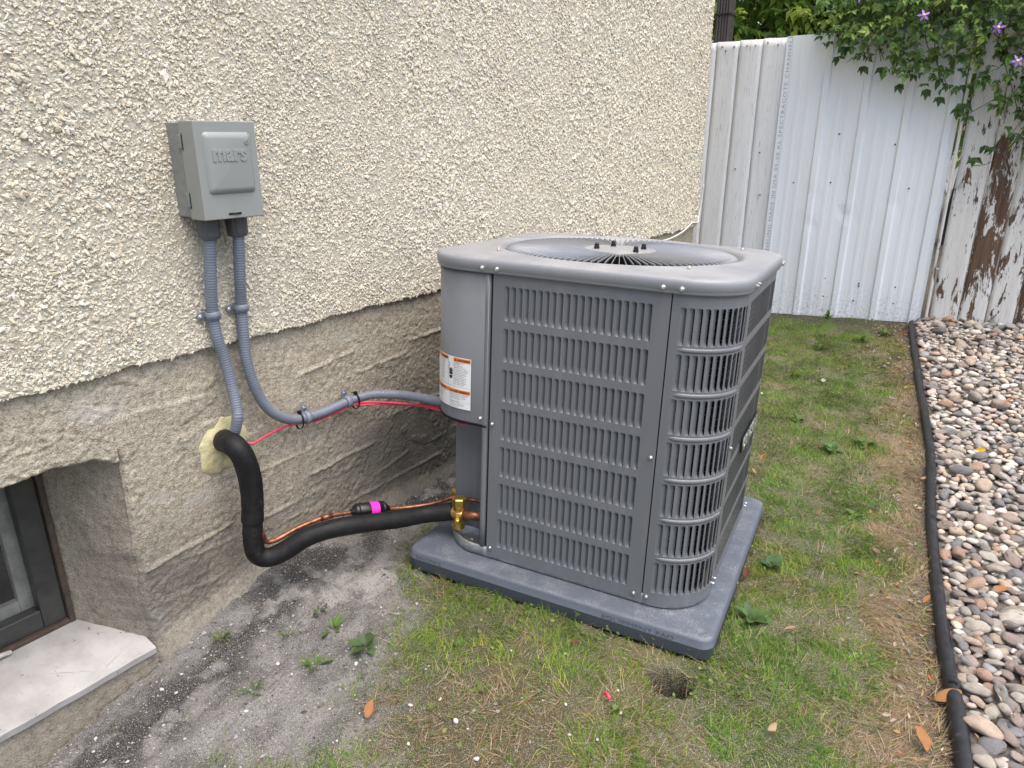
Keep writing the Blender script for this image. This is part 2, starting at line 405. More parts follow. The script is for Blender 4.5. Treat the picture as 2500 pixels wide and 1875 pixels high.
def mossw(x, y): return sstep(.30, .08, np.hypot((x - .80), (y + .42) * 1.0) + (fbm(x * 8, y * 8, 21) - .5) * .25)
def fencew(x, y): return sstep(2.88, 3.12, y + (fbm(x * 6, y * 6, 31) - .5) * .3)
HOLE = (1.077, -.059)
def gz(x, y):
    z = gz0(x, y); x = np.asarray(x, float); y = np.asarray(y, float)
    s = sandw(x, y)
    z = z + (fbm(x * 5, y * 5, 5) - .5) * .022 + (fbm(x * 28, y * 28, 6) - .5) * (.004 + .016 * s) + (fbm(x * 75, y * 75, 7, 2) - .5) * (.004 + .009 * s)
    z = z - .012 * s * sstep(.55, .75, fbm(x * 12, y * 12, 8))
    # scuffed rake marks beside the pad
    rk = s * sstep(-.55, -.4, y) * sstep(-.02, -.15, y) * sstep(.06, .12, x)
    z = z + rk * .007 * np.sin((x * .55 + y * .83) * 190 + fbm(x * 8, y * 8, 12) * 5)
    h = np.hypot((x - HOLE[0]) / 1.25, y - HOLE[1]); z = z - .15 * sstep(.042, .028, h + (fbm(x * 60, y * 60, 14, 2) - .5) * .012)
    z = np.where(padmask(x, y, .0), z - .012, z)
    z = z + .030 * np.exp(-np.maximum(x, 0) / .05) * sstep(-1.3, -.5, y) * 0
    return np.where(x < -.008, z - .30, z)
# ---- ground: one sheet, fine near the camera, coarse to the horizon
gx = np.r_[-80, -30, -10, -4, -1, -.1, -.02, np.arange(0, 1.76, .0095), 1.8, 1.9, 2.1, 2.5, 3.2, 5, 10, 30, 80]
gy = np.r_[-80, -30, -10, -4, -2.2, -1.5, np.arange(-1.12, 3.36, .0125), 3.5, 3.8, 4.5, 6, 9, 15, 30, 80]
GX, GY = np.meshgrid(gx, gy, indexing='ij'); GZ = gz(GX, GY)
far = np.clip((np.hypot(GX - 1, GY - 1) - 3) / 8, 0, 1); GZ = GZ * (1 - far) + .0 * far
sw, dw, mw, fw = sandw(GX, GY), dryw(GX, GY), mossw(GX, GY), fencew(GX, GY)
gc = np.empty(GX.shape + (3,))
gc[:] = (.070, .074, .026)                                            # lawn soil with thatch
pn = fbm(GX * 4, GY * 4, 41)[..., None]
gc = gc * (1 - .5 * sstep(.45, .65, pn)) + np.array((.15, .12, .062)) * .5 * sstep(.45, .65, pn)
mix_ = lambda a, c, w_: a * (1 - w_[..., None]) + np.array(c) * w_[..., None]
gc = mix_(gc, (.070, .055, .020), mw * .85)
gc = mix_(gc, (.17, .118, .068), dw * .9)
gc = mix_(gc, (.050, .040, .030), np.maximum(fw, dw * sstep(.08, .02, hosex(GY) - GX)) * .85)
sandc = mix_(np.zeros(GX.shape + (3,)) + np.array((.190, .183, .174)), (.105, .100, .095), .8 * sstep(.50, .58, fbm(GX * 14 + 3, GY * 14, 51)))
dk = sstep(.16, .02, np.abs(GX - np.interp(GY, [-1.2, -.95, -.75, -.55, -.35, -.1, .2], [.10, .16, .19, .15, .10, .05, .04]) + (fbm(GX * 10, GY * 10, 53) - .5) * .12)) * sstep(.40, .52, fbm(GX * 24, GY * 24, 55))
sandc = mix_(sandc, (.36, .35, .335), sstep(.22, .05, np.hypot((GX - .24) / 1.0, (GY + .22) / 1.4)) * sstep(.44, .56, fbm(GX * 20, GY * 20, 57)) * .6)
sandc = mix_(sandc, (.030, .028, .027), dk * .95)
gc = gc * (1 - sw[..., None]) + sandc * sw[..., None]
gc = mix_(gc, (.006, .005, .004), sstep(.052, .030, np.hypot((GX - HOLE[0]) / 1.25, GY - HOLE[1])))  # darkness inside the hole painted into the soil colour
V = np.stack([GX, GY, GZ], -1).reshape(-1, 3); q = grid_np(len(gx), len(gy))
me = mesh_np('ground', V, q, np.full(len(q), 4), gc.reshape(-1, 3), True)
tag(link('ground', me, MAT['ground']), kind='structure')

# ---- gravel bed sheet right of the edging
by = np.linspace(-.6, 3.34, 120); bxw = np.linspace(0, 1, 26)
BX = np.array([hosex(min(y, 3.2)) + .005 + bxw * (3.6 - hosex(min(y, 3.2))) for y in by]); BY = np.repeat(by[:, None], 26, 1)
BZ = gz0(BX, BY) + .014 + (fbm(BX * 20, BY * 20, 61) - .5) * .008
q = grid_np(120, 26)
bed = tag(link('gravel_bed', mesh_np('gravel_bed', np.stack([BX, BY, BZ], -1).reshape(-1, 3), q[:, ::-1], np.full(len(q), 4), None, True), MAT['bed']), kind='structure')

# ---- house
house = tag(empty('house', (0, 1, 0)), 'cream pebble-dash house wall on a bare parged concrete foundation', 'house')
def H(o): o.parent = house; o.matrix_parent_inverse = Matrix.Translation((0, -1, 0)); return o
ZS = .660                                                             # lower edge of the stucco
YC = 2.665                                                            # far corner of the wall
def zedge(y): return ZS + (fbm(y * 9, y * 0, 71, 4) - .5) * .014 + (vnoise(y * 45, y * 0, 72) - .5) * .006
ys = np.arange(-1.5, YC + .001, .02); V = []; n = len(ys)
for y in ys:
    e = float(zedge(y)); V += [(-.03, y, e), (0, y, e + .002), (0, y, e + .25), (0, y, 3.1)]
F = grid_faces(n, 4); b = len(V)
V += [(0, YC, ZS), (0, YC, 3.1), (-.5, YC, ZS), (-.5, YC, 3.1)]; F += [(b, b + 2, b + 3, b + 1)]
stw = H(pyd('stucco_wall', V, F, MAT['stucco'])); tag(stw, 'cream pebble-dash stucco')
mb = MB(); mb.box(-5, -.03, -3.0, -1.5, -.4, 3.1).box(-5, -.5, -1.5, 2.6, .70, 3.1).box(-5, -.36, 2.6, 3.52, -.3, 3.1)
H(mb.build('rear_wall', MAT['stucco']))
mb = MB(); mb.box(-5.3, -.0, -3.3, 3.6, 3.1, 3.3); H(mb.build('roof', MAT['brown'], bevel=.01))
# pebble dash: every chip is real
def chips(n, seed, tmpl_n, zr, yr, size, rr):
    r = np.random.default_rng(seed)
    y = r.uniform(*yr, n); z = r.uniform(*zr, n); keep = z > zedge(y) + .001; y = y[keep]; z = z[keep]; n = len(y)
    ang = r.uniform(0, 6.283, n); tilt = r.normal(0, .19, (n, 2)); s = size * np.exp(r.normal(0, .28, n))
    ca, sa = np.cos(ang), np.sin(ang)
    # local: (a,b) in wall plane, c outwards
    nrm = np.stack([np.ones(n), tilt[:, 0], tilt[:, 1]], 1); nrm /= np.linalg.norm(nrm, axis=1)[:, None]
    t1 = np.stack([np.zeros(n), ca, sa], 1); t1 -= nrm * (t1 * nrm).sum(1)[:, None]; t1 /= np.linalg.norm(t1, axis=1)[:, None]
    t2 = np.cross(nrm, t1)
    R = np.stack([t1 * (s * r.uniform(.9, 1.35, n))[:, None], t2 * (s * r.uniform(.6, .95, n))[:, None], nrm * (s * r.uniform(.24, .48, n))[:, None]], 2)
    pos = np.stack([r.uniform(-.001, .0022, n) + (fbm(y * 14, z * 14, 75) - .5) * .004, y, z], 1)
    k = tmpl_n; a = np.arange(k) * 2 * math.pi / k
    TV = np.zeros((n, 2 * k, 3)); jr = r.uniform(.8, 1.2, (n, k)); ja = r.normal(0, .18, (n, k)); tr = r.uniform(.45, .8, (n, k))
    TV[:, :k, 0] = jr * np.cos(a + ja); TV[:, :k, 1] = jr * np.sin(a + ja); TV[:, :k, 2] = -.45
    TV[:, k:, 0] = TV[:, :k, 0] * tr; TV[:, k:, 1] = TV[:, :k, 1] * tr; TV[:, k:, 2] = .5 + r.normal(0, .14, (n, k))
    TF = [(i, (i + 1) % k, k + (i + 1) % k, k + i) for i in range(k)] + [tuple(range(k, 2 * k))]
    pal = np.array((1.05, 1.0, .97)) * np.array([(.67, .622, .495), (.70, .68, .58), (.58, .53, .40), (.62, .62, .57), (.76, .74, .64), (.50, .45, .33), (.68, .63, .47), (.44, .43, .39)])
    pr = np.array([.24, .2, .12, .1, .12, .06, .12, .04]); col = (pal[r.choice(len(pal), n, p=pr)] * .62 + np.array((.67, .632, .53)) * .38) * r.uniform(.9, 1.1, (n, 1))
    return TV, TF, R, pos, col
def chip_part(n, seed, k, zr, yr, size):
    TV, TF, R, pos, col = chips(n, seed, k, zr, yr, size, None)
    V, L, S, C = scatter(TV, TF, R, pos, col)
    o = link('pebble_dash', mesh_np('pebble_dash', V, L, S, C), MAT['pebble'], stw); tag(o, kind='stuff'); return o
DEN = 33000
chip_part(int(DEN * 1.55 * 1.40 * .62), 11, 4, (.652, 2.05), (-1.25, .30), .0043)
chip_part(int(DEN * 1.55 * 1.40 * .62), 15, 3, (.652, 2.05), (-1.25, .30), .0042)
chip_part(int(DEN * .95 * 1.40 * .76), 12, 4, (.652, 2.05), (.30, 1.25), .0053)
chip_part(int(DEN * 1.415 * 1.40 * .36), 13, 4, (.652, 2.05), (1.25, YC), .0074)
# the 300 chips that show largest, each its own piece
TV, TF, R, pos, col = chips(340, 14, 6, (.67, 1.30), (-.95, -.55), .0060, None)
pm = []
for i in range(12):
    V, L, S, C = scatter(TV[i:i + 1], TF, R[i:i + 1], np.zeros((1, 3)), col[i:i + 1]); m_ = mesh_np('pebble', V, L, S, C); m_.materials.append(MAT['pebble']); pm.append(m_)
for i in range(300):
    o = link('pebble', pm[i % 12], None, stw); o.location = (.004, pos[i, 1], pos[i, 2]); o.rotation_euler = (random.uniform(0, 6.28), 0, 0)
# foundation relief
RIDGE = [(-.162, .521, .068, .541, .005), (.076, .472, .288, .484, .005), (-.21, .566, -.15, .563, .004), (-.137, .220, .123, .231, .007), (-.541, .150, -.382, .139, .004),
         (-.651, .160, -.40, .185, .008), (.127, .114, .273, .146, .005), (-.321, .296, -.102, .298, .004), (-.314, .158, -.087, .160, .004), (.20, .296, .60, .300, .005), (.30, .52, .75, .53, .005),
         (-.60, .55, -.40, .545, .003), (.0, .07, .45, .075, .004), (-.62, .06, -.45, .05, .003), (.5, .15, 1.2, .155, .005), (.9, .42, 1.7, .43, .005), (1.4, .25, 2.4, .26, .005)]
def relief(y, z):
    d = (fbm(y * 2.5, z * 4, 81, 2) - .5) * .006 + (fbm(y * 16, z * 22, 82) - .5) * .0008
    wv = z + (fbm(y * 5, z * 5, 83) - .5) * .12
    s1 = np.abs(fbm(y * 7, wv * 16, 84, 3) - .5); d = d + .0042 * sstep(.010, .0, s1 + (fbm(y * 80, z * 80, 94, 2) - .5) * .02) * sstep(.53, .62, fbm(y * 5, z * 6, 85))   # trowel burrs
    s2 = fbm(y * 9, wv * 11, 86, 3); d = d + .0026 * sstep(.50, .503, s2 + (fbm(y * 60, z * 60, 93, 2) - .5) * .05) * sstep(.40, .62, fbm(y * 3 + 9, z * 4, 87))            # lapped patches of parging
    rough = sstep(.46, .60, fbm(y * 6, z * 6, 88)); d = d + rough * (fbm(y * 110, z * 120, 89, 2) - .5) * .0050
    d = d + (vnoise(y * 190, z * 210, 90) - .5) * .0022
    for (a, b_, c, e, amp) in RIDGE:
        t = np.clip((y - a) / (c - a), 0, 1); zz = b_ + (e - b_) * t + (fbm(y * 20, y * 0, 91) - .5) * .008
        w_ = sstep(-.02, .03, y - a) * sstep(-.02, .03, c - y) * (.3 + 1.2 * fbm(y * 12, y * 0 + z * 0, 92))
        d = d + amp * w_ * sstep(.007, .001, np.abs(z - zz)) + amp * .5 * w_ * sstep(.0, .004, zz - z) * sstep(.05, .0, zz - z)
    return d
def dark_mask(y, z):  # noisy darkening towards the bottom and along the stretch behind the unit
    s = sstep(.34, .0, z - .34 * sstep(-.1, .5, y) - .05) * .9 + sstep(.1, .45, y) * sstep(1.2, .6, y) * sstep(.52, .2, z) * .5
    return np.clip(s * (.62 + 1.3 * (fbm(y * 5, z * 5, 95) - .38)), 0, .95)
def fpatch(name, Y, Z, X=None, st=None):
    D = relief(Y, Z); Xo = (-.016 + D) if X is None else X
    c = np.repeat((dark_mask(Y, Z) if st is None else st)[..., None], 3, 2)
    q = grid_np(*Y.shape)
    return mesh_np(name, np.stack([Xo, Y, Z], -1).reshape(-1, 3), q, np.full(len(q), 4), c.reshape(-1, 3), True)
YJ = -.640
def jedge(z): return YJ + (fbm(z * 18, z * 0, 97) - .5) * .018
zz = np.r_[np.linspace(-.45, -.12, 8), np.arange(-.11, .672, .004)]
u = np.r_[np.arange(0, 1.12, .004), np.arange(1.12, YC - YJ, .012), YC - YJ + .0]
U, Z = np.meshgrid(u, zz, indexing='ij'); fade = np.clip(1 - U / .15, 0, 1); Y = YJ + U + (jedge(Z) - YJ) * fade * sstep(.52, .46, Z)
Xr = -.016 + relief(Y, Z) - .014 * sstep(.008, .0, U) * sstep(.49, .46, Z)
# splayed footing where the wall meets the soil
Xr = Xr + .05 * sstep(.05, -.06, Z - gz0(.05, Y)) 
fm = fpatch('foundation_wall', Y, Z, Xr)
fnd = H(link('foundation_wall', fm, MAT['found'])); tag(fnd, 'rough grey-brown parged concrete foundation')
def ztop(y): return .482 + (fbm(y * 13, y * 0, 98) - .5) * .030 - .02 * sstep(-.70, -.64, y)
yy = np.r_[np.arange(-1.5, YJ - .002, .0035), YJ]; v = np.linspace(0, 1, 60); Yl, Vl = np.meshgrid(yy, v, indexing='ij')
Zl = ztop(Yl) * (1 - Vl) + .672 * Vl
Xl = -.016 + relief(Yl, Zl) - .014 * sstep(.035, .0, Vl) * sstep(YJ, YJ - .05, Yl)
fb = H(link('foundation_lintel', fpatch('foundation_lintel', Yl, Zl, Xl, np.zeros(Yl.shape)), MAT['found']))
v2 = np.linspace(0, 1, 50); yb_ = np.arange(-1.5, YJ + .02, .006); Yb, Vb = np.meshgrid(yb_, v2, indexing='ij'); Zb = -.45 + Vb * .405
H(link('foundation_base', fpatch('foundation_base', Yb, Zb, -.016 + relief(Yb, Zb) * .7 + .012 + .045 * sstep(-.03, -.12, Zb - gz0(.05, Yb)), np.full(Yb.shape, .45)), MAT['found']))
# reveal of the basement window (splayed jamb) and soffit
t_ = np.linspace(0, 1, 50); zj = np.arange(-.06, .50, .005); Tj, Zj = np.meshgrid(t_, zj, indexing='ij')
Xj = -.030 - Tj * .175; Yj = jedge(Zj) * (1 - Tj) + (-.735) * Tj - (fbm(Tj * 4, Zj * 9, 99) - .5) * .009 - (fbm(Tj * 22, Zj * 60, 100) - .5) * .0035 + .004 * sstep(.06, 0, Tj)
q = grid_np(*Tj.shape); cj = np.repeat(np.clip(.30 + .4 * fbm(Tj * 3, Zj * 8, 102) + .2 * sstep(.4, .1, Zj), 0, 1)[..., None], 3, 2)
H(link('window_reveal', mesh_np('window_reveal', np.stack([Xj, Yj, Zj], -1).reshape(-1, 3), q, np.full(len(q), 4), cj.reshape(-1, 3), True), MAT['found']))
mb = MB(); mb.box(-.26, -.034, -1.5, -.60, .50, .66); H(mb.build('window_soffit', MAT['found']))
mb = MB(); mb.box(-.40, -.205, -.738, -.60, -.06, .50); H(mb.build('reveal_back', MAT['found']))
# sill slab: sloped, chipped front edge
ysl = np.arange(-1.5, -.646, .012); V = []
for y in ysl:
    j = (float(vnoise(y * 30, 0 * y, 103)) - .5) * .004
    V += [(-.26, y, .030), (-.20, y, .012), (-.09, y, -.012), (.002 + j, y, -.030), (.006 + j, y, -.034), (.004 + j, y, -.050), (-.05, y, -.056)]
sil = H(pyd('window_sill', V, grid_faces(len(ysl), 7), MAT['sill'], smooth=False)); tag(sil, 'pale chipped concrete window sill')
win = H(empty('window', (0, 0, 0))); tag(win, 'dark dusty basement window')
def ring(name, x0, x1, ya, yb, za, zb, wd, mat, bevel=.002, parent=win):
    mb = MB(); mb.box(x0, x1, yb - wd, yb, za, zb).box(x0, x1, ya, ya + wd, za, zb).box(x0 - .001, x1 - .001, ya + wd, yb - wd, za, za + wd).box(x0 - .001, x1 - .001, ya + wd, yb - wd, zb - wd, zb)
    return mb.build(name, mat, parent, bevel)
ring('wood_strip', -.232, -.192, -1.46, -.733, .010, .48, .012, MAT['woodstrip'])
ring('frame', -.238, -.204, -1.448, -.746, .022, .468, .050, MAT['winframe'], .003)
ring('sash', -.262, -.240, -1.396, -.790, .066, .424, .034, MAT['sash'], .002)
ring('inner_sash', -.300, -.280, -1.34, -.850, .118, .38, .016, MAT['sash'], .002)
mb = MB(); mb.box(-.2425, -.2395, -1.40, -.786, .060, .43); mb.build('pane', MAT['glass'], win)
mb = MB(); mb.box(-1.3, -.45, -1.5, -.70, -.02, .50); o = mb.build('dark_interior', MAT['interior'], win)
mb = MB(); mb.tube(crom([(-.185, -.93, .012), (-.182, -.905, .022), (-.186, -.878, .016)], .006), .006, 8).box(-.205, -.190, -.93, -.90, .008, .018); mb.build('latch', MAT['sash'], win, .001)

# ---- fence: three things
def plank(name, x0t, x1t, x0b, x1b, zt0, zt1, zb0, zb1, y, th, mat, parent, seed, nz=40, peel_=0):
    r = np.random.default_rng(seed); nz = nz; nx = 7; V = []; C = []
    for i in range(nz + 1):
        t = i / nz
        for k in range(nx):
            s = k / (nx - 1); xa = x0b + (x0t - x0b) * t; xb = x1b + (x1t - x1b) * t
            zb = zb0 + (zb1 - zb0) * s; zt = zt0 + (zt1 - zt0) * s
            e = .0018 * (float(vnoise(t * 14, seed * 3.1)) - .5) if k in (0, nx - 1) else 0
            x = xa + (xb - xa) * s + e; z = zb + (zt - zb) * t
            V.append((x, y - .004 * math.sin(s * math.pi) * (1 if seed % 2 else -.4) + .003 * math.sin(t * 5 + seed), z))
            low = max(0, 1 - abs(z - .55) / .75)
            C.append((.5 + peel_ * (.30 * low + .12 * math.sin(seed * 2.3) - .28 * max(0, (z - 1.1)) - .2 * max(0, (.30 - z) / .3)),) * 3)
    F = [tuple(reversed(f)) for f in grid_faces(nz + 1, nx)]
    o = pyd(name, V, F, mat, parent, True, np.array(C)); m = o.modifiers.new('th', 'SOLIDIFY'); m.thickness = th; m.offset = -1 if True else 1
    return o
wf = tag(empty('board_fence', (0, FENCE_Y, .1)), 'three weathered white-painted boards beside the house corner', 'fence')
def WF(o, p): o.parent = p; o.matrix_parent_inverse = Matrix.Translation(-Vector(p.location)); return o
pl_x = [(-.36, -.212, -.375, -.2315), (-.208, -.075, -.230, -.0915), (-.066, .0695, -.090, .0525), (.073, .206, .054, .196)]
for i, (a, b_, c, d) in enumerate(pl_x):
    WF(plank('plank', a, b_, c + .010, d + .010, 1.684, 1.680, .03, .04, FENCE_Y, .02, MAT['plank'], wf, 3 + i), wf)
for za, zb in ((1.55, 1.66), (.30, .39)): mb = MB(); mb.box(-.36, 1.12, FENCE_Y + .024, FENCE_Y + .062, za, zb); WF(mb.build('rail', MAT['plank'], wf, .003), wf)
for x, z in ((-.175, 1.655), (-.10, 1.65), (-.15, 1.63), (-.02, 1.65), (.03, 1.648), (.10, 1.66), (.16, 1.645), (-.02, .95), (.12, 1.05), (.15, .8)):
    V, F = tube_vf([(x, FENCE_Y - .012, z), (x, FENCE_Y + .003, z)], .0035, 7); WF(pyd('nail', V, F, MAT['woodstrip'], wf), wf)
mf = tag(empty('sheet_metal_panel', (.7, FENCE_Y, .1)), 'white ribbed sheet metal panel covering the fence, half under the vine', 'metal panel')
# ribbed profile
prof = []; x = .262; yb = FENCE_Y - .016
def ribp(x0, x1, h): return [(x0 - .010, 0), (x0, -h), (x1, -h), (x1 + .010, 0)]
prof.append((.250, 0))
for xr in (.445, .662, .880, 1.085):
    pv = prof[-1][0]
    for kx in (.33, .66):
        xm = pv + (xr - .02 - pv) * kx; prof += [(xm - .014, 0), (xm - .008, -.0016), (xm + .008, -.0016), (xm + .014, 0)]
    prof += ribp(xr - .002, xr + .026, .013)
prof.append((1.138, 0)); zb_f = lambda x: .055 + .066 * x
V = []; nzp = 26
for i in range(nzp + 1):
    t = i / nzp
    for (px_, py_) in prof:
        z = zb_f(px_) + (1.685 - zb_f(px_)) * t; xx = px_ - .012 * (1 - t) * 0
        dent = sum(-.007 * math.exp(-((px_ - a) ** 2 + (z - b_) ** 2) / .0009) for a, b_ in ((.66, .86), (.46, .80), (.665, .72), (.90, .80), (.47, .62)))
        V.append((xx, yb + py_ - dent + .0025 * math.sin(px_ * 17 + z * 4), z))
o = WF(pyd('sheet', V, [tuple(reversed(f)) for f in grid_faces(nzp + 1, len(prof))], MAT['sheet'], mf), mf); md = o.modifiers.new('s', 'SOLIDIFY'); md.thickness = .0012; md.offset = -1
mb = MB(); mb.box(.214, .256, yb - .0065, yb - .004, .09, 1.683).box(.2125, .2145, yb - .0065, yb + .012, .09, 1.683).box(.252, .2555, yb - .011, yb - .0066, .09, 1.683); WF(mb.build('channel', MAT['sheet'], mf, .0008), mf)
TV_, TF_ = text_mesh('CHANNELING MADE IN USA 05-08 KL SPECTRACOTE CHANNELI', .034, space=1.18); kk = 1.34 / TV_[:, 0].max()
WF(pyd('lettering', [(.2445 - v[1] * .80, yb - .0071, .338 + v[0] * kk) for v in TV_], TF_, MAT['bluegrey'], mf), mf)['kind'] = 'stuff'
def dot(name, x, z, r, mat, p, y): V, F = tube_vf([(x, y - .003, z), (x, y + .003, z)], r, 9); return WF(pyd(name, V, F, mat, p), p)
for x, z in ((.40, 1.664), (.565, 1.155), (.555, .888), (.345, .880), (.755, .885), (.60, .33), (.605, .22), (.79, .32), (.792, .305), (.775, .215), (.985, .32), (.99, .225), (.965, .87), (.86, 1.10)):
    dot('screw_hole', x, z, .0045, MAT['woodstrip'], mf, yb)
pf = tag(empty('peeling_fence', (1.5, FENCE_Y, .1)), 'brown wooden fence boards with white paint peeling off, right of the metal panel', 'fence')
px_ = [(1.142, 1.160, 1.162, 1.176), (1.178, 1.318, 1.184, 1.314), (1.325, 1.452, 1.320, 1.443), (1.458, 1.585, 1.449, 1.570), (1.592, 1.722, 1.577, 1.705), (1.729, 1.86, 1.712, 1.84), (1.867, 2.0, 1.847, 1.98), (2.006, 2.14, 1.99, 2.12), (2.147, 2.28, 2.13, 2.26), (2.288, 2.42, 2.27, 2.40)]
for i, (a, b_, c, d) in enumerate(px_):
    zb = .10 + .035 * (i > 0) + .065 * (a - 1.15)
    WF(plank('plank', a, b_, c, d, 1.72, 1.72, zb - .03, zb - .03, FENCE_Y - .010 - (.03 if i == 0 else 0), .02, MAT['peeled'], pf, 21 + i, 44, [.9, -.1, 1.25, 1.0, 1.2, .9, 1.1, 1, 1, 1][i]), pf)
for za, zb in ((1.45, 1.54), (.35, .44)): mb = MB(); mb.box(1.16, 2.42, FENCE_Y + .014, FENCE_Y + .05, za, zb); WF(mb.build('rail', MAT['peeled'], pf, .003), pf)
mb = MB(); mb.box(1.085, 1.135, FENCE_Y - .03, FENCE_Y + .02, .05, .135); WF(mb.build('stone_block', MAT['sill'], pf, .006), pf)

# ---- downspout beyond the fence
dsp = tag(empty('downspout', (-.23, 3.45, 0)), 'dark brown ribbed downspout at the house corner above the fence', 'downspout')
V = []; pr_ = [(-.275 + i * .0875 / 10 + 0, (-.006 if i % 2 else 0)) for i in range(11)]
loop = [(x, 3.42 + y) for x, y in pr_] + [(-.1875, 3.50), (-.275, 3.50)]
for z in (.0, 1.80, 1.801, 2.9): V += [(x, y, z) for x, y in loop]
o = WF(pyd('pipe', V, grid_faces(4, 13, cv=True), MAT['brown'], dsp), dsp)
mb = MB(); mb.box(-.279, -.184, 3.410, 3.503, 1.845, 1.856); WF(mb.build('joint_band', MAT['black'], dsp, .001), dsp)

# ---- trees beyond the fence
def leaf_template(L=1., Wd=.42, fold=.12, droop=.18, nseg=3):
    V = [(0, 0, 0)]; F = []
    ts = [.22, .5, .8]; wv = [.75, 1.0, .55]
    for t, k in zip(ts, wv):
        z = -droop * t * t; V += [(-Wd * .5 * k, t * L, z + fold * .5 * k), (0, t * L, z), (Wd * .5 * k, t * L, z + fold * .5 * k)]
    V.append((0, L, -droop))
    F += [(0, 2, 1), (0, 3, 2)]
    for i in range(2):
        a = 1 + 3 * i; F += [(a, a + 1, a + 4, a + 3), (a + 1, a + 2, a + 5, a + 4)]
    F += [(7, 8, 10), (8, 9, 10)]
    return np.array(V), F
LV, LF = leaf_template()
def small_leaf(Wd=.45, fold=.12, droop=.2): return np.array([(0, 0, 0), (-Wd / 2, .42, fold - droop * .15), (0, .45, -droop * .2), (Wd / 2, .42, fold - droop * .15), (0, 1, -droop)]), [(0, 2, 1), (0, 3, 2), (1, 2, 4), (2, 3, 4)]
SV, SF = small_leaf()
def leaves(pos, fwd, up, size, cols, tv=LV, tf=LF):
    R = rot_from(fwd, up) * np.asarray(size)[:, None, None]
    return scatter(tv, tf, R, pos, cols)
def join_arrays(parts):
    Vs, Ls, Ss, Cs = [], [], [], []; b = 0
    for V, L, S, C in parts:
        Vs.append(V); Ls.append(L + b); Ss.append(S); Cs.append(C); b += len(V)
    return np.concatenate(Vs), np.concatenate(Ls), np.concatenate(Ss), np.concatenate(Cs)
def tree(name, label, base, h, crown_c, crown_r, nl, size, pal, seed, hang=.6):
    r = np.random.default_rng(seed); t = tag(empty(name, base), label, 'tree', 'trees beyond the fence')
    B = Vector(base); mb = MB()
    path = crom([(0, 0, -.1), (.05, .03, h * .4), (-.04, .05, h * .75), (.02, 0, h)], .15); mb.tube(path, np.linspace(.13, .04, len(path)), 9)
    cc = np.array(crown_c) - np.array(base); cl = []
    for i in range(16):
        d = r.normal(0, 1, 3); d /= np.linalg.norm(d); e = cc + d * np.array(crown_r) * r.uniform(.5, .95); s0 = path[int(len(path) * r.uniform(.3, .95))]
        lim = crom([s0, (s0 + e) / 2 + (0, 0, .25), e], .12); mb.tube(lim, np.linspace(.035, .008, len(lim)), 6); cl.append(lim)
    mb.build('trunk', MAT['bark'], t, smooth=True)
    # twigs: leaflets hang in sprays along arching twigs
    nt = nl // 16; d = r.normal(0, 1, (nt, 3)); d /= np.linalg.norm(d, axis=1)[:, None]
    c = cc + d * np.array(crown_r) * (r.uniform(.25, 1, (nt, 1)) ** .5)
    td = r.normal(0, 1, (nt, 3)); td[:, 2] -= hang; td /= np.linalg.norm(td, axis=1)[:, None]
    k = np.arange(16); along = (k / 16.)[None, :, None] * (size * 3.2); p = c[:, None, :] + td[:, None, :] * along; p[:, :, 2] -= (along[..., 0] ** 2) * .8
    sd_ = np.cross(td, (0, 0, 1.)); sd_ /= np.linalg.norm(sd_, axis=1)[:, None] + 1e-6
    sgn = np.where(k % 2, 1, -1)[None, :, None]
    f = td[:, None, :] * .8 + sd_[:, None, :] * sgn * .9 + np.array((0, 0, -.45)) + r.normal(0, .25, (nt, 16, 3))
    up = np.array((0, -.2, 1.)) + r.normal(0, .35, (nt, 16, 3))
    pal = np.array(pal); ci = r.integers(0, len(pal), nt); col = pal[ci][:, None, :] * r.uniform(.75, 1.25, (nt, 16, 1))
    A = leaves(p.reshape(-1, 3), f.reshape(-1, 3), up.reshape(-1, 3), size * r.uniform(.6, 1.15, nt * 16), col.reshape(-1, 3), SV, SF)
    tag(link('crown', mesh_np('crown', *A), MAT['treeleaf'], t), kind='stuff'); return t
GP = [(.14, .25, .045), (.18, .29, .05), (.10, .19, .04), (.27, .34, .06), (.24, .30, .04)]
tree('leafy_tree', 'big green tree filling the gap beside the brown downspout', (-1.6, 7.2, 0), 2.6, (-1.4, 6.9, 2.75), (1.6, 1.0, 1.35), 13000, .13, GP, 41)
tree('leafy_tree', 'second green tree behind the middle of the white metal panel', (.9, 7.6, 0), 2.6, (.55, 7.2, 2.7), (1.5, 1.0, 1.35), 13000, .13, GP, 42)
tree('leafy_tree', 'yellow-green tree glimpsed far behind the others', (-.5, 11, 0), 3.6, (-.6, 11, 3.4), (4.2, 1.4, 2.4), 13000, .2, [(.22, .25, .03), (.16, .22, .03), (.28, .27, .03)], 43)

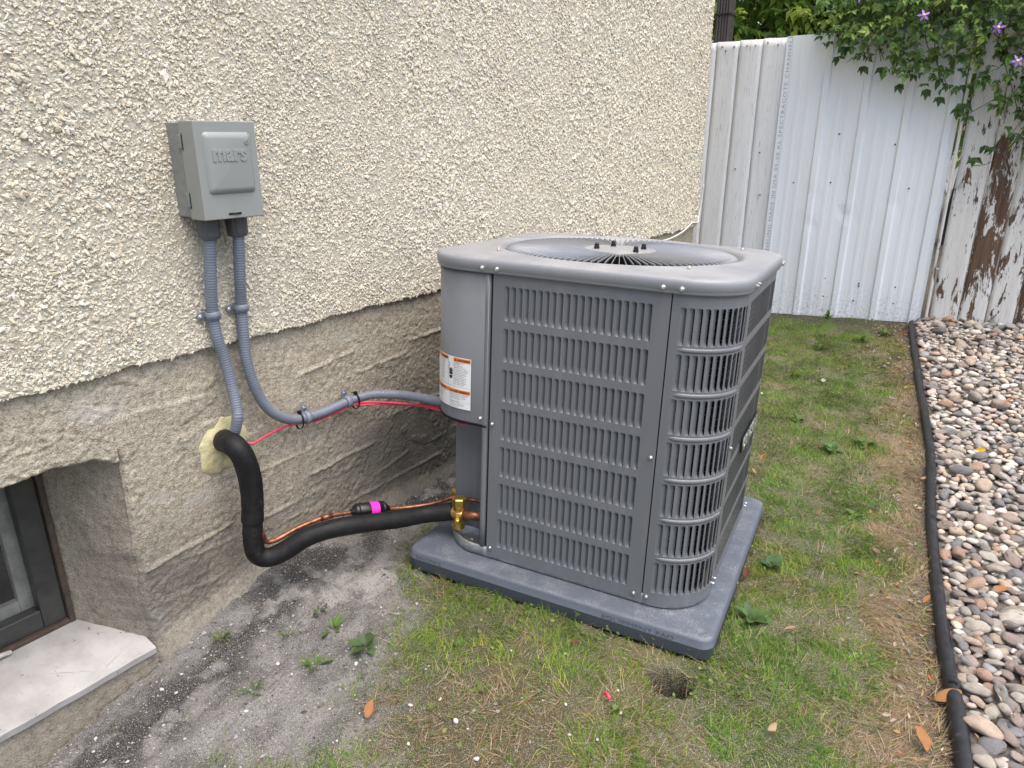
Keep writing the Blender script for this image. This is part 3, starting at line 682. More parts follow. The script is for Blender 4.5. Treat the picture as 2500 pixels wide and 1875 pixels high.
# ---- clematis over the fence
vine = tag(empty('clematis_vine', (1.6, FENCE_Y, .1)), 'clematis vine with purple flowers spilling over the top of the fence', 'vine')
r = np.random.default_rng(55)
def vine_low(x): return np.interp(x, [.40, .52, .62, .80, 1.0, 1.12, 1.25, 1.40, 1.55, 3.0], [1.68, 1.63, 1.59, 1.50, 1.44, 1.43, 1.38, 1.28, 1.08, 1.0])
LFV, LFF = small_leaf(.56, .10, .24)
def vleaf(n_cl, xr, zfun, yr, size, pal, seed, down=.5):
    r = np.random.default_rng(seed); x = r.uniform(*xr, n_cl); z = zfun(x, r); y = r.uniform(*yr, n_cl)
    P = np.stack([x, y, z], 1); base = r.normal(0, .35, (n_cl, 3)) + np.array((0, -.55, -down)); base /= np.linalg.norm(base, axis=1)[:, None]
    up = np.array((.1, -.55, .8)) + r.normal(0, .35, (n_cl, 3)); side = np.cross(base, up); side /= np.linalg.norm(side, axis=1)[:, None]
    parts = []; sz = size * np.exp(r.normal(0, .25, n_cl)); pal = np.array(pal); col = pal[r.integers(0, len(pal), n_cl)] * r.uniform(.75, 1.25, (n_cl, 1))
    for a, off, s in ((0, .25, 1.0), (.95, .0, .8), (-.95, .0, .8), (.35, .12, .55), (-.35, .12, .55)):
        f = base * math.cos(a) + side * math.sin(a) + r.normal(0, .12, (n_cl, 3))
        parts.append(leaves(P + base * (off * sz)[:, None], f, up + r.normal(0, .2, (n_cl, 3)), sz * s, col * r.uniform(.9, 1.1, (n_cl, 1)), LFV, LFF))
    return join_arrays(parts)
zmain = lambda x, r: vine_low(x) + .03 + (2.05 - vine_low(x)) * r.uniform(0, 1, len(x)) ** .9 * .9
VP = [(.09, .185, .045), (.115, .215, .05), (.18, .30, .07), (.052, .115, .036), (.27, .37, .08)]
A = join_arrays([vleaf(2600, (.46, 2.6), zmain, (3.12, 3.34), .035, VP, 61), vleaf(1900, (.40, 2.6), lambda x, r: r.uniform(1.62, 2.05, len(x)) + .0 * x, (3.0, 3.5), .034, VP[1:], 62),
                 vleaf(150, (.50, 2.4), lambda x, r: vine_low(x) + r.normal(0.0, .035, len(x)), (3.13, 3.22), .038, VP[:2] + VP[3:4], 63, .9), vleaf(260, (1.38, 2.6), lambda x, r: r.uniform(1.05, 1.5, len(x)), (3.10, 3.22), .036, VP, 64),  # lighter leaves on top, darker along the lower edge: light and shade in colour
                 vleaf(1500, (.75, 2.6), lambda x, r: r.uniform(1.72, 2.2, len(x)), (3.25, 3.75), .036, VP[1:], 65)])
o = WF(link('foliage', mesh_np('foliage', *A), MAT['leaf'], vine), vine); tag(o, kind='stuff')
mb = MB()
for i in range(70):
    x = r.uniform(.55, 2.4); z1 = r.uniform(float(vine_low(x)) - .03, 2.0); dx = r.normal(0, .18)
    if i < 14: x = r.uniform(1.38, 1.75); z1 = r.uniform(1.0, 1.3); dx = r.normal(0, .10)
    p = crom([(x, 3.2 + r.uniform(-.06, .1), z1), (x + dx * .5 + r.normal(0, .03), 3.2 + r.uniform(-.06, .06), z1 + .12), (x + dx, 3.25, z1 + .30)], .03); mb.tube(p, .0022, 5)
for pts in ([(1.30, 3.22, 1.33), (1.20, 3.2, 1.26), (1.13, 3.19, 1.23)], [(1.46, 3.2, 1.18), (1.33, 3.19, 1.02), (1.25, 3.20, 1.0)], [(1.45, 3.2, 1.30), (1.37, 3.2, 1.12), (1.30, 3.21, 1.05)]): mb.tube(crom(pts, .03), .0018, 5)
WF(mb.build('stem', MAT['vinestem'], vine, smooth=True), vine)
# loose sprays against the white sheet
sp = [(.55, 1.60), (.525, 1.555), (.66, 1.50), (.75, 1.49), (.845, 1.405), (.90, 1.45), (.98, 1.375), (1.045, 1.335), (1.15, 1.39), (1.135, 1.275), (1.185, 1.24), (1.16, 1.30), (1.31, 1.09), (1.285, 1.10), (1.25, 1.04)]
pp = np.array([(x, 3.19, z) for x, z in sp]); A = []
for k in range(3):
    f = np.array([(math.sin(a) * .9, -.35, -.8 + .3 * abs(a)) for a in r.normal((-.8, 0, .8)[k], .25, len(sp))])
    A.append(leaves(pp, f, np.tile((0, -.8, .6), (len(sp), 1)) + r.normal(0, .2, (len(sp), 3)), .050 * r.uniform(.8, 1.2, len(sp)), np.tile((.040, .085, .025), (len(sp), 1)) * r.uniform(.7, 1.4, (len(sp), 1)), LFV, LFF))
tag(WF(link('hanging_sprays', mesh_np('hanging_sprays', *join_arrays(A)), MAT['leaf'], vine), vine), kind='stuff')
MAT['petal'] = simple('petal_purple', (.20, .09, .38), .5, var=.25, vs=60); MAT['stamen'] = simple('stamen', (.62, .55, .25), .7)
for (x, z, ax) in ((.925, 1.703, .3), (1.25, 1.624, -.2), (1.351, 1.474, .5), (.612, 1.815, .9)):
    fl = WF(empty('flower', (1.533 + (x - 1.533) * .967, 2.905, 1.136 + (z - 1.136) * .967), (1.25, ax * .3, ax)), vine)
    V = []; F = []
    for k in range(5):
        a = k * 6.283 / 5 + ax; c, s = math.cos(a), math.sin(a); b = len(V)
        for v in LV: X, Y, Z = v[0] * .030, v[1] * .028 + .003, v[2] * .03 + .004; V.append((c * X - s * Y, s * X + c * Y, Z))
        F += [tuple(i + b for i in f) for f in LF]
    pyd('petals', V, F, MAT['petal'], fl, True)
    V, F = tube_vf([(0, 0, 0), (0, 0, .006), (0, 0, .012)], [.006, .008, .003], 8); pyd('stamens', V, F, MAT['stamen'], fl, True)
for (x, z) in ((.70, 1.55), (1.17, 1.56), (1.33, 1.60), (1.30, 1.36), (1.42, 1.24)):
    mb = MB()
    for i in range(36):
        d = r.normal(0, 1, 3); d /= np.linalg.norm(d); mb.tube([np.array((x, 3.06, z)), np.array((x, 3.06, z)) + d * .022], [.0008, .0003], 3)
    WF(mb.build('seed_head', MAT['vinestem'], vine), vine)

# ---- black lawn edging
hp = [(x, y, float(gz0(x, y)) + .014 + .003 * math.sin(y * 5)) for x, y in HOSE]
path = crom(hp, .012); j = int(np.argmin(np.abs(path[:, 1] - .285)))
ed = tag(empty('lawn_edging', tuple(path[j])), 'long black plastic tube edging between the lawn and the river stones', 'edging')
def EDP(o): return WF(o, ed)
k = np.arange(len(path)); EDP(tube('tube', path[:j + 4], .0175 + .0006 * np.sin(k[:j + 4] * .35), MAT['edging'], ed, 16)); 
EDP(tube('tube', path[j - 1:], .0158 + .0008 * np.sin(k[j - 1:] * .23), MAT['edging'], ed, 16))
c0 = path[j + 1]; mb = MB(); mb.box(c0[0] - .010, c0[0] + .008, c0[1] - .004, c0[1] + .004, c0[2] + .0158, c0[2] + .0182); EDP(mb.build('joint_slot', MAT['cavity'], ed))

# ================================================================== AIR CONDITIONER
ACO, ACR = (.361424, 0, .0538186), (-.0430628, .0168858, .1518436)
S, E_, RC, ZT, ZB = .72, .1405, .128, .7785, .012
XL = -.060                                                            # control cover and lid bulge out at the left
def P2(s, off=0.):
    """outline of the cabinet, s = run along the front from the left sharp corner"""
    a0 = RC * math.pi / 2; s1 = S - RC + a0
    if s < RC + XL:
        a = (RC + XL - s) / RC
        if a > math.pi / 2: return (XL - off, RC + (a - math.pi / 2) * RC), (-1, 0)
        return (XL + RC - (RC + off) * math.sin(a), RC - (RC + off) * math.cos(a)), (-math.sin(a), -math.cos(a))
    if s <= S - RC: return (s, -off), (0, -1)
    if s <= s1:
        a = (s - (S - RC)) / RC; return (S - RC + (RC + off) * math.sin(a), RC - (RC + off) * math.cos(a)), (math.sin(a), -math.cos(a))
    y = RC + (s - s1)
    if y <= S - RC: return (S + off, y), (1, 0)
    a = min((y - (S - RC)) / RC, math.pi / 2); return (S - RC + (RC + off) * math.cos(a), S - RC + (RC + off) * math.sin(a)), (math.cos(a), math.sin(a))
def P3(s, z, off=0.): (x, y), _ = P2(s, off); return (x, y, z)
SR = S - RC + RC * math.pi / 2                                        # run where the right face becomes flat (y = RC)
ac = tag(empty('air_conditioner', ACO, ACR), 'grey louvred central air conditioner standing on a plastic pad', 'air conditioner')
Z1, PIT, SH = .7485, .1036, .0842
ROWS = [(Z1 - i * PIT - SH, Z1 - i * PIT) for i in range(7)]
def slot_panel(name, s0, s1, z0, z1, slots, off, mat, parent, rad=.004, rows=ROWS, th=.0016):
    """sheet with rounded slots; slots = list of (sa, sb)"""
    V = []; F = []
    def v(s, z): V.append(P3(s, z, off)); return len(V) - 1
    def quadstrip(sa, sb, za, zb):
        n = max(1, int((sb - sa) / .012)); 
        for i in range(n):
            a, b_ = sa + (sb - sa) * i / n, sa + (sb - sa) * (i + 1) / n; F.append((v(a, za), v(b_, za), v(b_, zb), v(a, zb)))
    zs_ = sorted(rows); edges = [z0] + [q for r_ in zs_ for q in r_] + [z1]
    mids = [(slots[i][1] + slots[i + 1][0]) / 2 for i in range(len(slots) - 1)]; cs = [slots[0][0] - .003] + mids + [slots[-1][1] + .003]
    pad_ = .003
    lo = z0
    for (ra, rb) in zs_:
        quadstrip(s0, s1, lo, ra - pad_)
        quadstrip(s0, cs[0], ra - pad_, rb + pad_); quadstrip(cs[-1], s1, ra - pad_, rb + pad_)
        for i, (sa, sb) in enumerate(slots):
            c0_, c1_ = cs[i], cs[i + 1]; r_ = min(rad, (sb - sa) / 2 - .0002)
            inn = []
            for (cx, cz, a0) in ((sa + r_, ra + r_, math.pi), (sb - r_, ra + r_, 1.5 * math.pi), (sb - r_, rb - r_, 0), (sa + r_, rb - r_, .5 * math.pi)):
                for t in (0, .5, 1): inn.append((cx + r_ * math.cos(a0 + t * math.pi / 2), cz + r_ * math.sin(a0 + t * math.pi / 2)))
            out = [(c0_, ra - pad_), (c1_, ra - pad_), (c1_, rb + pad_), (c0_, rb + pad_)]
            vi = [v(*p) for p in inn]; vo = [v(*p) for p in out]
            for q_ in range(4):
                t = q_ * 3; F.append((vo[q_], vi[t + 1], vi[t])); F.append((vo[q_], vi[t + 2], vi[t + 1]))
                n_ = (q_ + 1) % 4; F.append((vo[q_], vo[n_], vi[(n_ * 3) % 12], vi[t + 2]))
        lo = rb + pad_
    quadstrip(s0, s1, lo, z1)
    me = bpy.data.meshes.new(name); me.from_pydata(V, [], F); bm = bmesh.new(); bm.from_mesh(me); bmesh.ops.remove_doubles(bm, verts=bm.verts, dist=1e-5); bm.to_mesh(me); bm.free()
    o = link(name, me, mat, parent); m = o.modifiers.new('th', 'SOLIDIFY'); m.thickness = th; m.offset = -1
    return o
# front panel
FP = .01754; fslots = [(.174 + i * FP, .174 + i * FP + .0134) for i in range(21)]
front = slot_panel('front_panel', E_ + .003, S - E_ - .0015, ZB, ZT, fslots, .0, MAT['paint'], ac)
def blade_mesh(w_, h, depth, wf_=.82):
    V = []; nz = 11; na = 6
    for j in range(nz):
        t = j / (nz - 1); zt = t * h; e = min(1, min(t, 1 - t) * h / .0065); e = math.sqrt(max(0, 1 - (1 - e) ** 2))
        for i in range(na):
            a = i / (na - 1); V.append((w_ * wf_ * a - .0004, depth * e * math.sin(a * 1.35) / math.sin(1.35) * (.35 + .65 * a) + .0002, zt))
    me = bpy.data.meshes.new('louver'); me.from_pydata(V, [], [tuple(reversed(f)) for f in grid_faces(nz, na)]); me.polygons.foreach_set('use_smooth', [True] * len(me.polygons)); me.materials.append(MAT['paint']); return me
bmF = blade_mesh(.0134, SH, .0098, .80); bmC = blade_mesh(.0134, SH, .0070, .93)
for (ra, rb) in ROWS:
    for (sa, sb) in fslots:
        o = link('louver', bmF, None, front); o.location = (sa, .0012, ra)
# right corner panel
c0s = S - E_ + .0018; c1s = SR + (E_ - RC)
CP = .01735; cslots = [(.5995 + i * CP, .5995 + i * CP + .0134) for i in range(11)]
corner = slot_panel('corner_panel', c0s, c1s, ZB, ZT - .001, cslots, .0015, MAT['paint'], ac)
tag(corner, 'curved louvred corner panel')
for (ra, rb) in ROWS:
    for (sa, sb) in cslots:
        o = link('louver', bmC, None, corner); (x, y), (nx, ny) = P2((sa + sb) / 2, .0003); ang = math.atan2(nx, -ny)
        (x, y), _ = P2(sa, .0003); o.location = (x, y, ra); o.rotation_euler = (0, 0, ang)
for i in range(6):
    zc = (ROWS[i][0] + ROWS[i + 1][1]) / 2; V = []; n_ = 26
    for k in range(n_):
        s_ = cslots[0][0] + .002 + (cslots[-1][1] - cslots[0][0] - .004) * k / (n_ - 1); e = min(1, min(k, n_ - 1 - k) / 2)
        for a in np.linspace(0, math.pi, 6): V.append(P3(s_, zc + .0052 * math.cos(a) * (.5 + .5 * e), .0012 + .0032 * math.sin(a) * e))
    pyd('bead', V, grid_faces(n_, 6), MAT['paint'], corner, True)
# right side panel with fine slots
r0 = c1s + .002; y2s = lambda y: SR + (y - RC)
rslots = [(y2s(.172 + i * .0146), y2s(.172 + i * .0146) + .0108) for i in range(29)]
right = slot_panel('side_panel', r0, y2s(.655), ZB, ZT - .001, rslots, .0005, MAT['paint'], ac, rad=.003, th=.0003)
slot_panel('far_corner_panel', y2s(.657), SR + (S - 2 * RC) + RC * 1.5, ZB, ZT - .001, [(y2s(.70), y2s(.71))], .0008, MAT['paint'], ac)
# seams: dark gaps
for xa in (E_ - .0015, S - E_ - .003): mb = MB(); mb.box(xa, xa + .0065, .003, .006, ZB, ZT); mb.build('seam_backing', MAT['cavity'], ac)
# control cover at the left corner
CZ = .383
V = []; n_ = 34; ss_ = np.linspace(.1345, -.27, n_)
for s_ in ss_:
    for z in (CZ, CZ + .003, ZT): V.append(P3(s_, z, .002))
for z in (CZ, CZ + .003, ZT): V.append(P3(-.27, z, -.03))
cc = pyd('control_cover', V, grid_faces(n_ + 1, 3), MAT['paint'], ac, True); m = cc.modifiers.new('th', 'SOLIDIFY'); m.thickness = .0018; m.offset = 1
V = [P3(s_, CZ + .0005, .0042) for s_ in ss_] + [P3(s_, CZ - .0055, .0030) for s_ in ss_] + [P3(s_, CZ - .0055, -.012) for s_ in ss_]
F = [(i, i + 1, n_ + i + 1, n_ + i) for i in range(n_ - 1)] + [(n_ + i, n_ + i + 1, 2 * n_ + i + 1, 2 * n_ + i) for i in range(n_ - 1)]
pyd('cover_gasket', V, F, MAT['black'], ac)
V = [P3(s_, CZ + .02, -.004) for s_ in ss_]; pyd('cover_floor', V + [(.13, .12, CZ + .02)], [(i + 1, i, n_) for i in range(n_ - 1)], MAT['cavity'], ac)
# hemmed post and recessed plate below the cover
mb = MB(); pth = [(.128, .006, z) for z in np.linspace(ZB + .02, ZT, 12)]; mb.tube(pth, .0092, 14); mb.build('corner_post', MAT['paint'], ac, smooth=True)
mb = MB(); mb.add([(.126, .012, z) for z in (.02, CZ + .05)] + [(.112, .085, z) for z in (.02, CZ + .05)] + [(.052, .102, z) for z in (.02, CZ + .05)] + [(-.012, .098, z) for z in (.02, CZ + .05)] + [(-.002, .30, z) for z in (.02, CZ + .05)], [(0, 2, 3, 1), (2, 4, 5, 3), (4, 6, 7, 5), (6, 8, 9, 7)]); o = mb.build('recess_plate', MAT['paint'], ac); m = o.modifiers.new('th', 'SOLIDIFY'); m.thickness = .0012
V = []
for y_ in np.linspace(.098, .70, 14): V += [(-.004, y_, .02), (-.004, y_, ZT)]
pyd('left_panel', V, grid_faces(14, 2), MAT['paint'], ac, True)
# rating plate edge seen in the recess
V = [(.1155, .030, z) for z in (.28, .372)] + [(.1135, .062, z) for z in (.300, .372)]; pyd('rating_plate', V, [(0, 2, 3, 1)], MAT['label'], ac)
# base pan
V = []; sp_ = np.linspace(-.60, SR + S - RC, 120)
def P3(s, z, off=0.):
    (x, y), _ = P2(s, off); return ((x + .042 * sstep(.16, .0, x) if x < .16 and z < .04 else x), y, z)
for s_ in sp_:
    for off, z in ((.000, .002), (.003, .004), (.004, .030), (.0015, .032), (-.0035, .032), (-.004, .010), (-.12, .008)): V.append(P3(s_, z, off - .004))
pyd('base_pan', V, [tuple(reversed(f)) for f in grid_faces(120, 7)], MAT['galv'], ac, True)
def P3(s, z, off=0.): (x, y), _ = P2(s, off); return (x, y, z)
# coil behind the louvres
V = []; zc = np.arange(.03, .765, .0045); sp_ = np.linspace(.16, SR + S - 2 * RC + RC, 64)
for s_ in sp_:
    for i, z in enumerate(zc): V.append(P3(s_, z, -.024 - (.004 if i % 2 else 0)))
tag(pyd('coil', V, [tuple(reversed(f)) for f in grid_faces(64, len(zc))], MAT['coil'], ac), 'black finned coil')
V = []
for i in range(46):
    z = .04 + i * .0158; V0 = [P3(s_, z, -.0195) for s_ in np.linspace(.50, SR + .25, 40)]
    b = len(V); V += V0 + [(x, y, z + .0016) for x, y, z in V0]
    if i == 0: F = []
    F += [(b + k, b + k + 1, b + 40 + k + 1, b + 40 + k) for k in range(39)]
tag(pyd('coil_wire', V, F, MAT['galv'], ac), kind='stuff')
# lid: square with rounded corners blending to the round fan opening
LC = (.337, .362); NA = 176
def sqpt(ang, off, rc):
    hx = (S - XL) / 2 + off; hy = S / 2 + off; r_ = rc + off; c, s_ = math.cos(ang), math.sin(ang)
    # ray from the centre to a rounded rectangle
    t = min(hx / max(abs(c), 1e-9), hy / max(abs(s_), 1e-9)); x, y = t * c, t * s_; kx, ky = hx - r_, hy - r_
    if abs(x) > kx and abs(y) > ky:
        cx, cy = math.copysign(kx, x), math.copysign(ky, y); b_ = c * cx + s_ * cy; d_ = b_ * b_ - (cx * cx + cy * cy - r_ * r_); t = b_ + math.sqrt(max(d_, 0)); x, y = t * c, t * s_
    return ((S + XL) / 2 + x, .36 + y)
rings = [('q', -.002, ZT - .002), ('q', .0075, ZT - .002), ('q', .0095, ZT + .002), ('q', .0098, ZT + .007), ('q', .0120, ZT + .0095), ('q', .0122, ZT + .023), ('q', .0108, ZT + .0285), ('q', .0065, ZT + .0325), ('q', .000, ZT + .0345), ('q', -.012, ZT + .036),
         ('m', .5, ZT + .038), ('c', .338, ZT + .039), ('c', .334, ZT + .0408), ('c', .329, ZT + .0412), ('c', .324, ZT + .0395), ('c', .318, ZT + .034), ('c', .311, ZT + .024), ('c', .306, ZT + .016), ('c', .296, ZT + .010)]
V = []
for kind, a, z in rings:
    for k in range(NA):
        g_ = 2 * math.pi * k / NA; q1 = sqpt(g_, -.012, RC)
        if kind == 'q': p = sqpt(g_, a, RC)
        elif kind == 'c': p = (LC[0] + a * math.cos(g_), LC[1] + a * math.sin(g_))
        else: p = tuple(.5 * u_ + .5 * v_ for u_, v_ in zip(q1, (LC[0] + .338 * math.cos(g_), LC[1] + .338 * math.sin(g_))))
        V.append((p[0], p[1], z))
lid = pyd('lid', V, grid_faces(len(rings), NA, cv=True), MAT['lid'], ac, True); tag(lid, 'rounded grey top cover with a round fan opening')
# fan guard
gz_ = ZT + .0375; mb = MB(); NV = 110
for k in range(NV):
    a = 2 * math.pi * k / NV; c, s_ = math.cos(a), math.sin(a); tx_, ty_ = -s_ * .0006, c * .0006
    r0_, r1_ = .080, .312; pts = [(r0_, gz_ - .004), (r0_ + .02, gz_ - .001), ((r0_ + r1_) / 2, gz_), (r1_ - .022, gz_ - .001), (r1_ - .006, gz_ - .006), (r1_, gz_ - .014)]
    V = []
    for rr, zz_ in pts:
        for q_ in range(6):
            g_ = q_ * math.pi / 3; o_ = .0012 * math.sin(g_); V.append((LC[0] + rr * c - s_ * o_, LC[1] + rr * s_ + c * o_, zz_ + .0042 * math.cos(g_)))
    mb.add(V, grid_faces(len(pts), 6, cv=True))
tag(mb.build('guard_vanes', MAT['guard'], ac, smooth=True), kind='stuff')
def disc(name, r_prof, mat, parent, c=LC, seg=48):
    V = []; 
    for rr, z in r_prof: V += [(c[0] + rr * math.cos(2 * math.pi * k / seg), c[1] + rr * math.sin(2 * math.pi * k / seg), z) for k in range(seg)]
    F = [tuple(reversed(f)) for f in grid_faces(len(r_prof), seg, cv=True)]; F.append(tuple((len(r_prof) - 1) * seg + k for k in range(seg)))
    return pyd(name, V, F, mat, parent, True)
disc('motor_plate', [(.100, gz_ - .006), (.099, gz_ + .0015), (.092, gz_ + .003), (.084, gz_ + .001), (.076, gz_ + .001), (.072, gz_ + .0025), (.02, gz_ + .003)], MAT['lid'], ac)
for (x, y) in ((.283, .327), (.300, .415), (.393, .324), (.390, .405)):
    V, F = tube_vf([(x, y, gz_ + .001), (x, y, gz_ + .009), (x, y, gz_ + .0091), (x, y, gz_ + .016), (x, y, gz_ + .019)], [.0075, .0075, .0062, .0060, .002], 10); pyd('cap_nut', V, F, MAT['black'], ac)
disc('fan_cavity', [(.32, ZT - .06), (.31, ZT - .07), (.01, ZT - .07)], MAT['cavity'], ac)
V = []
for z in (ZT + .012, ZT - .065): V += [(LC[0] + .300 * math.cos(2 * math.pi * k / 48), LC[1] + .300 * math.sin(2 * math.pi * k / 48), z) for k in range(48)]
pyd('fan_shroud', V, grid_faces(2, 48, cv=True), MAT['cavity'], ac, True)
# screws
def screw_mesh():
    V, F = [], []
    mb = MB(); mb.tube([(0, 0, 0), (0, 0, .0012), (0, 0, .0022)], [.0066, .0066, .0048], 14); mb.tube([(0, 0, .0015), (0, 0, .0052), (0, 0, .006)], [.0046, .0046, .0036], 6); mb.tube([(0, 0, .0058), (0, 0, .0062)], [.0022, .0018], 8)
    me = bpy.data.meshes.new('screw'); me.from_pydata(mb.V, [], mb.F); me.materials.append(MAT['steel']); return me
SM = screw_mesh()
def screw(pos, nrm, parent=ac, sc=1.0):
    o = link('screw', SM, None, parent); o.location = pos; o.rotation_euler = Vector(nrm).to_track_quat('Z', 'Y').to_euler(); o.scale = (sc * .88,) * 3; return o
for s_, z in ((.1171, .4013), (.152, .3926), (.1557, .0366), (.5679, .3921), (.5585, .0284), (.5905, .0284)): screw(P3(s_, z, .002), (0, -1, 0))
for s_ in (.118, .158, .560, .600): screw(P3(s_, ZT + .0105, .0115), (0, -1, .05))
for y, z in ((.140, ZT + .010), (.165, ZT + .012), (.60, ZT + .010), (.62, ZT + .012)): screw((S + .0115, y, z), (1, 0, 0))
for y, z in ((.135, .40), (.63, .40), (.136, .030), (.155, .034), (.62, .034), (.64, .034)): screw((S + .002, y, z), (1, 0, 0))
for (x, y) in ((.30, .692), (.62, .60), (.10, .105), (.585, .105)): screw((x, y, ZT + .041), (0, 0, 1), sc=.9)
screw((.087, .020, .030), (-.4, -.9, .1))
# badge on the side panel
bd = empty('badge', (S + .004, .31, .325), (0, 0, 0), ac)
mb = MB(); mb.box(0, .004, 0, .255, 0, .042); mb.build('badge_plate', MAT['black'], bd, .0015)
TV_, TF_ = text_mesh('CONCORD', .050, extrude=.0012, bold=.001); wd_ = TV_[:, 0].max(); sc_ = .245 / wd_
pyd('badge_letters', [(.0052 + v[2], .005 + v[0] * sc_, .004 + v[1] * .98) for v in TV_], TF_, MAT['badge'], bd)
# warning label wrapped round the control cover
lab = empty('warning_label', (0, 0, 0), (0, 0, 0), ac)
L0, L1, LZ0, LZ1 = -.075, .0885, .4165, .5535
def lpatch(name, sa, sb, za, zb, off, mat):
    n_ = max(2, int((sb - sa) / .006) + 1); V = []
    for s_ in np.linspace(sa, sb, n_): V += [P3(s_, za, off), P3(s_, zb, off)]
    return pyd(name, V, grid_faces(n_, 2), mat, lab, True)
lpatch('label_sheet', L0, L1, LZ0, LZ1, .0046, MAT['label'])
def ltext(name, body, s_, z, size, off=.0054, mat='ink', wmax=None, **kw):
    TV_, TF_ = text_mesh(body, size, **kw); k = 1 if wmax is None else wmax / TV_[:, 0].max()
    return pyd(name, [P3(s_ + v[0] * k, z + v[1], off) for v in TV_], TF_, MAT[mat], lab)
HS = .036
for (a, b_, z0, z1) in ((HS, L1 - .0015, .5415, .5515), (L0 + .001, .0145, .5415, .5515), (L0 + .001, L1 - .0015, .4575, .4675)): lpatch('orange_band', a, b_, z0, z1, .0050, MAT['orange'])
def tri(s_, z, h): pyd('warning_triangle', [P3(s_, z, .0054), P3(s_ + h, z, .0054), P3(s_ + h / 2, z + h * .9, .0054)], [(0, 1, 2)], MAT['ink'], lab)
tri(HS + .002, .5430, .0072); ltext('label_print', 'AVERTISSEMENT', HS + .0105, .5435, .0072, wmax=.0395, bold=.0002)
tri(HS - .012, .4590, .0072); ltext('label_print', 'AVERTISSEMENT', HS - .0025, .4595, .0075, wmax=.051, bold=.0002)
ltext('label_print', 'WARNING', -.018, .5435, .0072, wmax=.031, bold=.0002); ltext('label_print', 'WARNING', -.030, .4595, .0075, wmax=.036, bold=.0002)
lines = ['DANGER DE CHOC', 'ELECTRIQUE.', 'PEUT CAUSER DES', 'BLESSURES OU LA MORT', 'Sur les unites avec contacteurs', 'unipolaires, la tension de ligne', 'est presente sur tous les', "composants lorsque l'unite", "n'est pas en operation.", 'Couper toutes les sources', "d'alimentation a distance", "avant d'ouvrir ce panneau.", "L'unite peut avoir plusieurs", "sources d'alimentation."]
mb = MB()
for i, t in enumerate(lines):
    TV_, TF_ = text_mesh(t, .0043 if i > 3 else .0041, res=1); mb.add([P3(HS + .0015 + v[0] * .80, .5375 - i * .0044 + v[1], .0054) for v in TV_], TF_)
for i, t in enumerate(['Hazard of explosion', 'or serious injury or', 'death can result', 'from contact. Use', 'caution when', 'servicing unit.', 'Disconnect all', 'remote power', 'before opening', 'this panel.', 'Unit may have', 'multiple power', 'sources.']):
    TV_, TF_ = text_mesh(t, .0041, res=1); mb.add([P3(-.021 + v[0] * .8, .5375 - i * .0046 + v[1], .0054) for v in TV_], TF_)
for i, t in enumerate(["DANGER D'EXPLOSION OU D'INCENDIE", 'Peut causer des blessures ou la mort.', 'Recuperer le refrigerant et le decharger', 'avant de servir le systeme.', '', 'LIMITES ELECTRIQUES', 'Debrancher toute alimentation avant', "d'ouvrir. Ne pas depasser la limite.", 'Risque grave ou la mort.']):
    if t: TV_, TF_ = text_mesh(t, .0040, res=1); mb.add([P3(HS - .0115 + v[0] * .78, .4525 - i * .0041 + v[1], .0054) for v in TV_], TF_)
for i, t in enumerate(['EXPLOSION HAZARD', 'can cause injury', 'or death. Recover', 'all refrigerant', 'before service.', '', 'ELECTRICAL', 'Disconnect power']):
    if t: TV_, TF_ = text_mesh(t, .0040, res=1); mb.add([P3(-.030 + v[0] * .78, .4525 - i * .0043 + v[1], .0054) for v in TV_], TF_)
mb.build('label_print', MAT['ink'], lab)
for (a, b_, z0, z1) in ((HS - .001, HS - .0006, .475, .5515), (.0148, .0152, .475, .5515), (L0 + .001, L1 - .0015, .4745, .4749), (HS - .014, HS - .0136, .418, .4745), (HS - .0136, L1 - .0015, .4345, .4348)): lpatch('rule', a, b_, z0, z1, .0051, MAT['ink'])
# hand-shock pictogram
mb = MB()
def lpoly(pts): mb.add([P3(a, b_, .0055) for a, b_ in pts], [tuple(range(len(pts)))])
hx, hz = .0215, .494
lpoly([(hx, hz), (hx + .009, hz), (hx + .0105, hz + .008), (hx - .0012, hz + .008)])
lpoly([(hx - .0012, hz + .0105), (hx + .0112, hz + .0105), (hx + .0115, hz + .015), (hx - .001, hz + .015)])
for i, h in enumerate((.0105, .013, .0135, .011)): lpoly([(hx + i * .0031 - .001, hz + .0148), (hx + i * .0031 + .0014, hz + .0148), (hx + i * .0031 + .0014, hz + .0148 + h), (hx + i * .0031 - .001, hz + .0148 + h)])
for p0, p1 in (((.0165, .537), (.0205, .529)), ((.0205, .529), (.0172, .524)), ((.0172, .524), (.0200, .517))):
    lpoly([(p0[0] - .0006, p0[1]), (p1[0] - .0006, p1[1]), (p1[0] + .0007, p1[1]), (p0[0] + .0007, p0[1])])
mb.build('pictogram', MAT['ink'], lab)
# service valves
def valve(c, sc=1.0):
    v = empty('service_valve', c, (0, 0, 0), ac); v.scale = (sc,) * 3
    mb = MB(); mb.tube([(0, 0, -.034), (0, 0, -.018), (0, 0, -.0175), (0, 0, .016), (0, 0, .020)], [.0140, .0140, .0125, .0125, .0140], 8); mb.tube([(0, 0, .020), (0, 0, .036), (0, 0, .038)], [.0160, .0160, .013], 6)
    mb.tube([(-.022, 0, 0), (.0, 0, 0), (.012, 0, 0)], [.013, .014, .011], 14); mb.tube([(0, -.006, -.008), (.008, -.020, -.011), (.0085, -.0215, -.0115)], [.0075, .0075, .005], 6); mb.build('valve_body', MAT['brass'], v, smooth=False)
    mb = MB(); mb.tube([(.005, 0, 0), (.062, .012, .001)], .0105, 14); mb.build('stub', MAT['copper'], v, smooth=True); return v
valve((.031, .043, .086), 1.28); valve((-.012, .120, .105), .95)
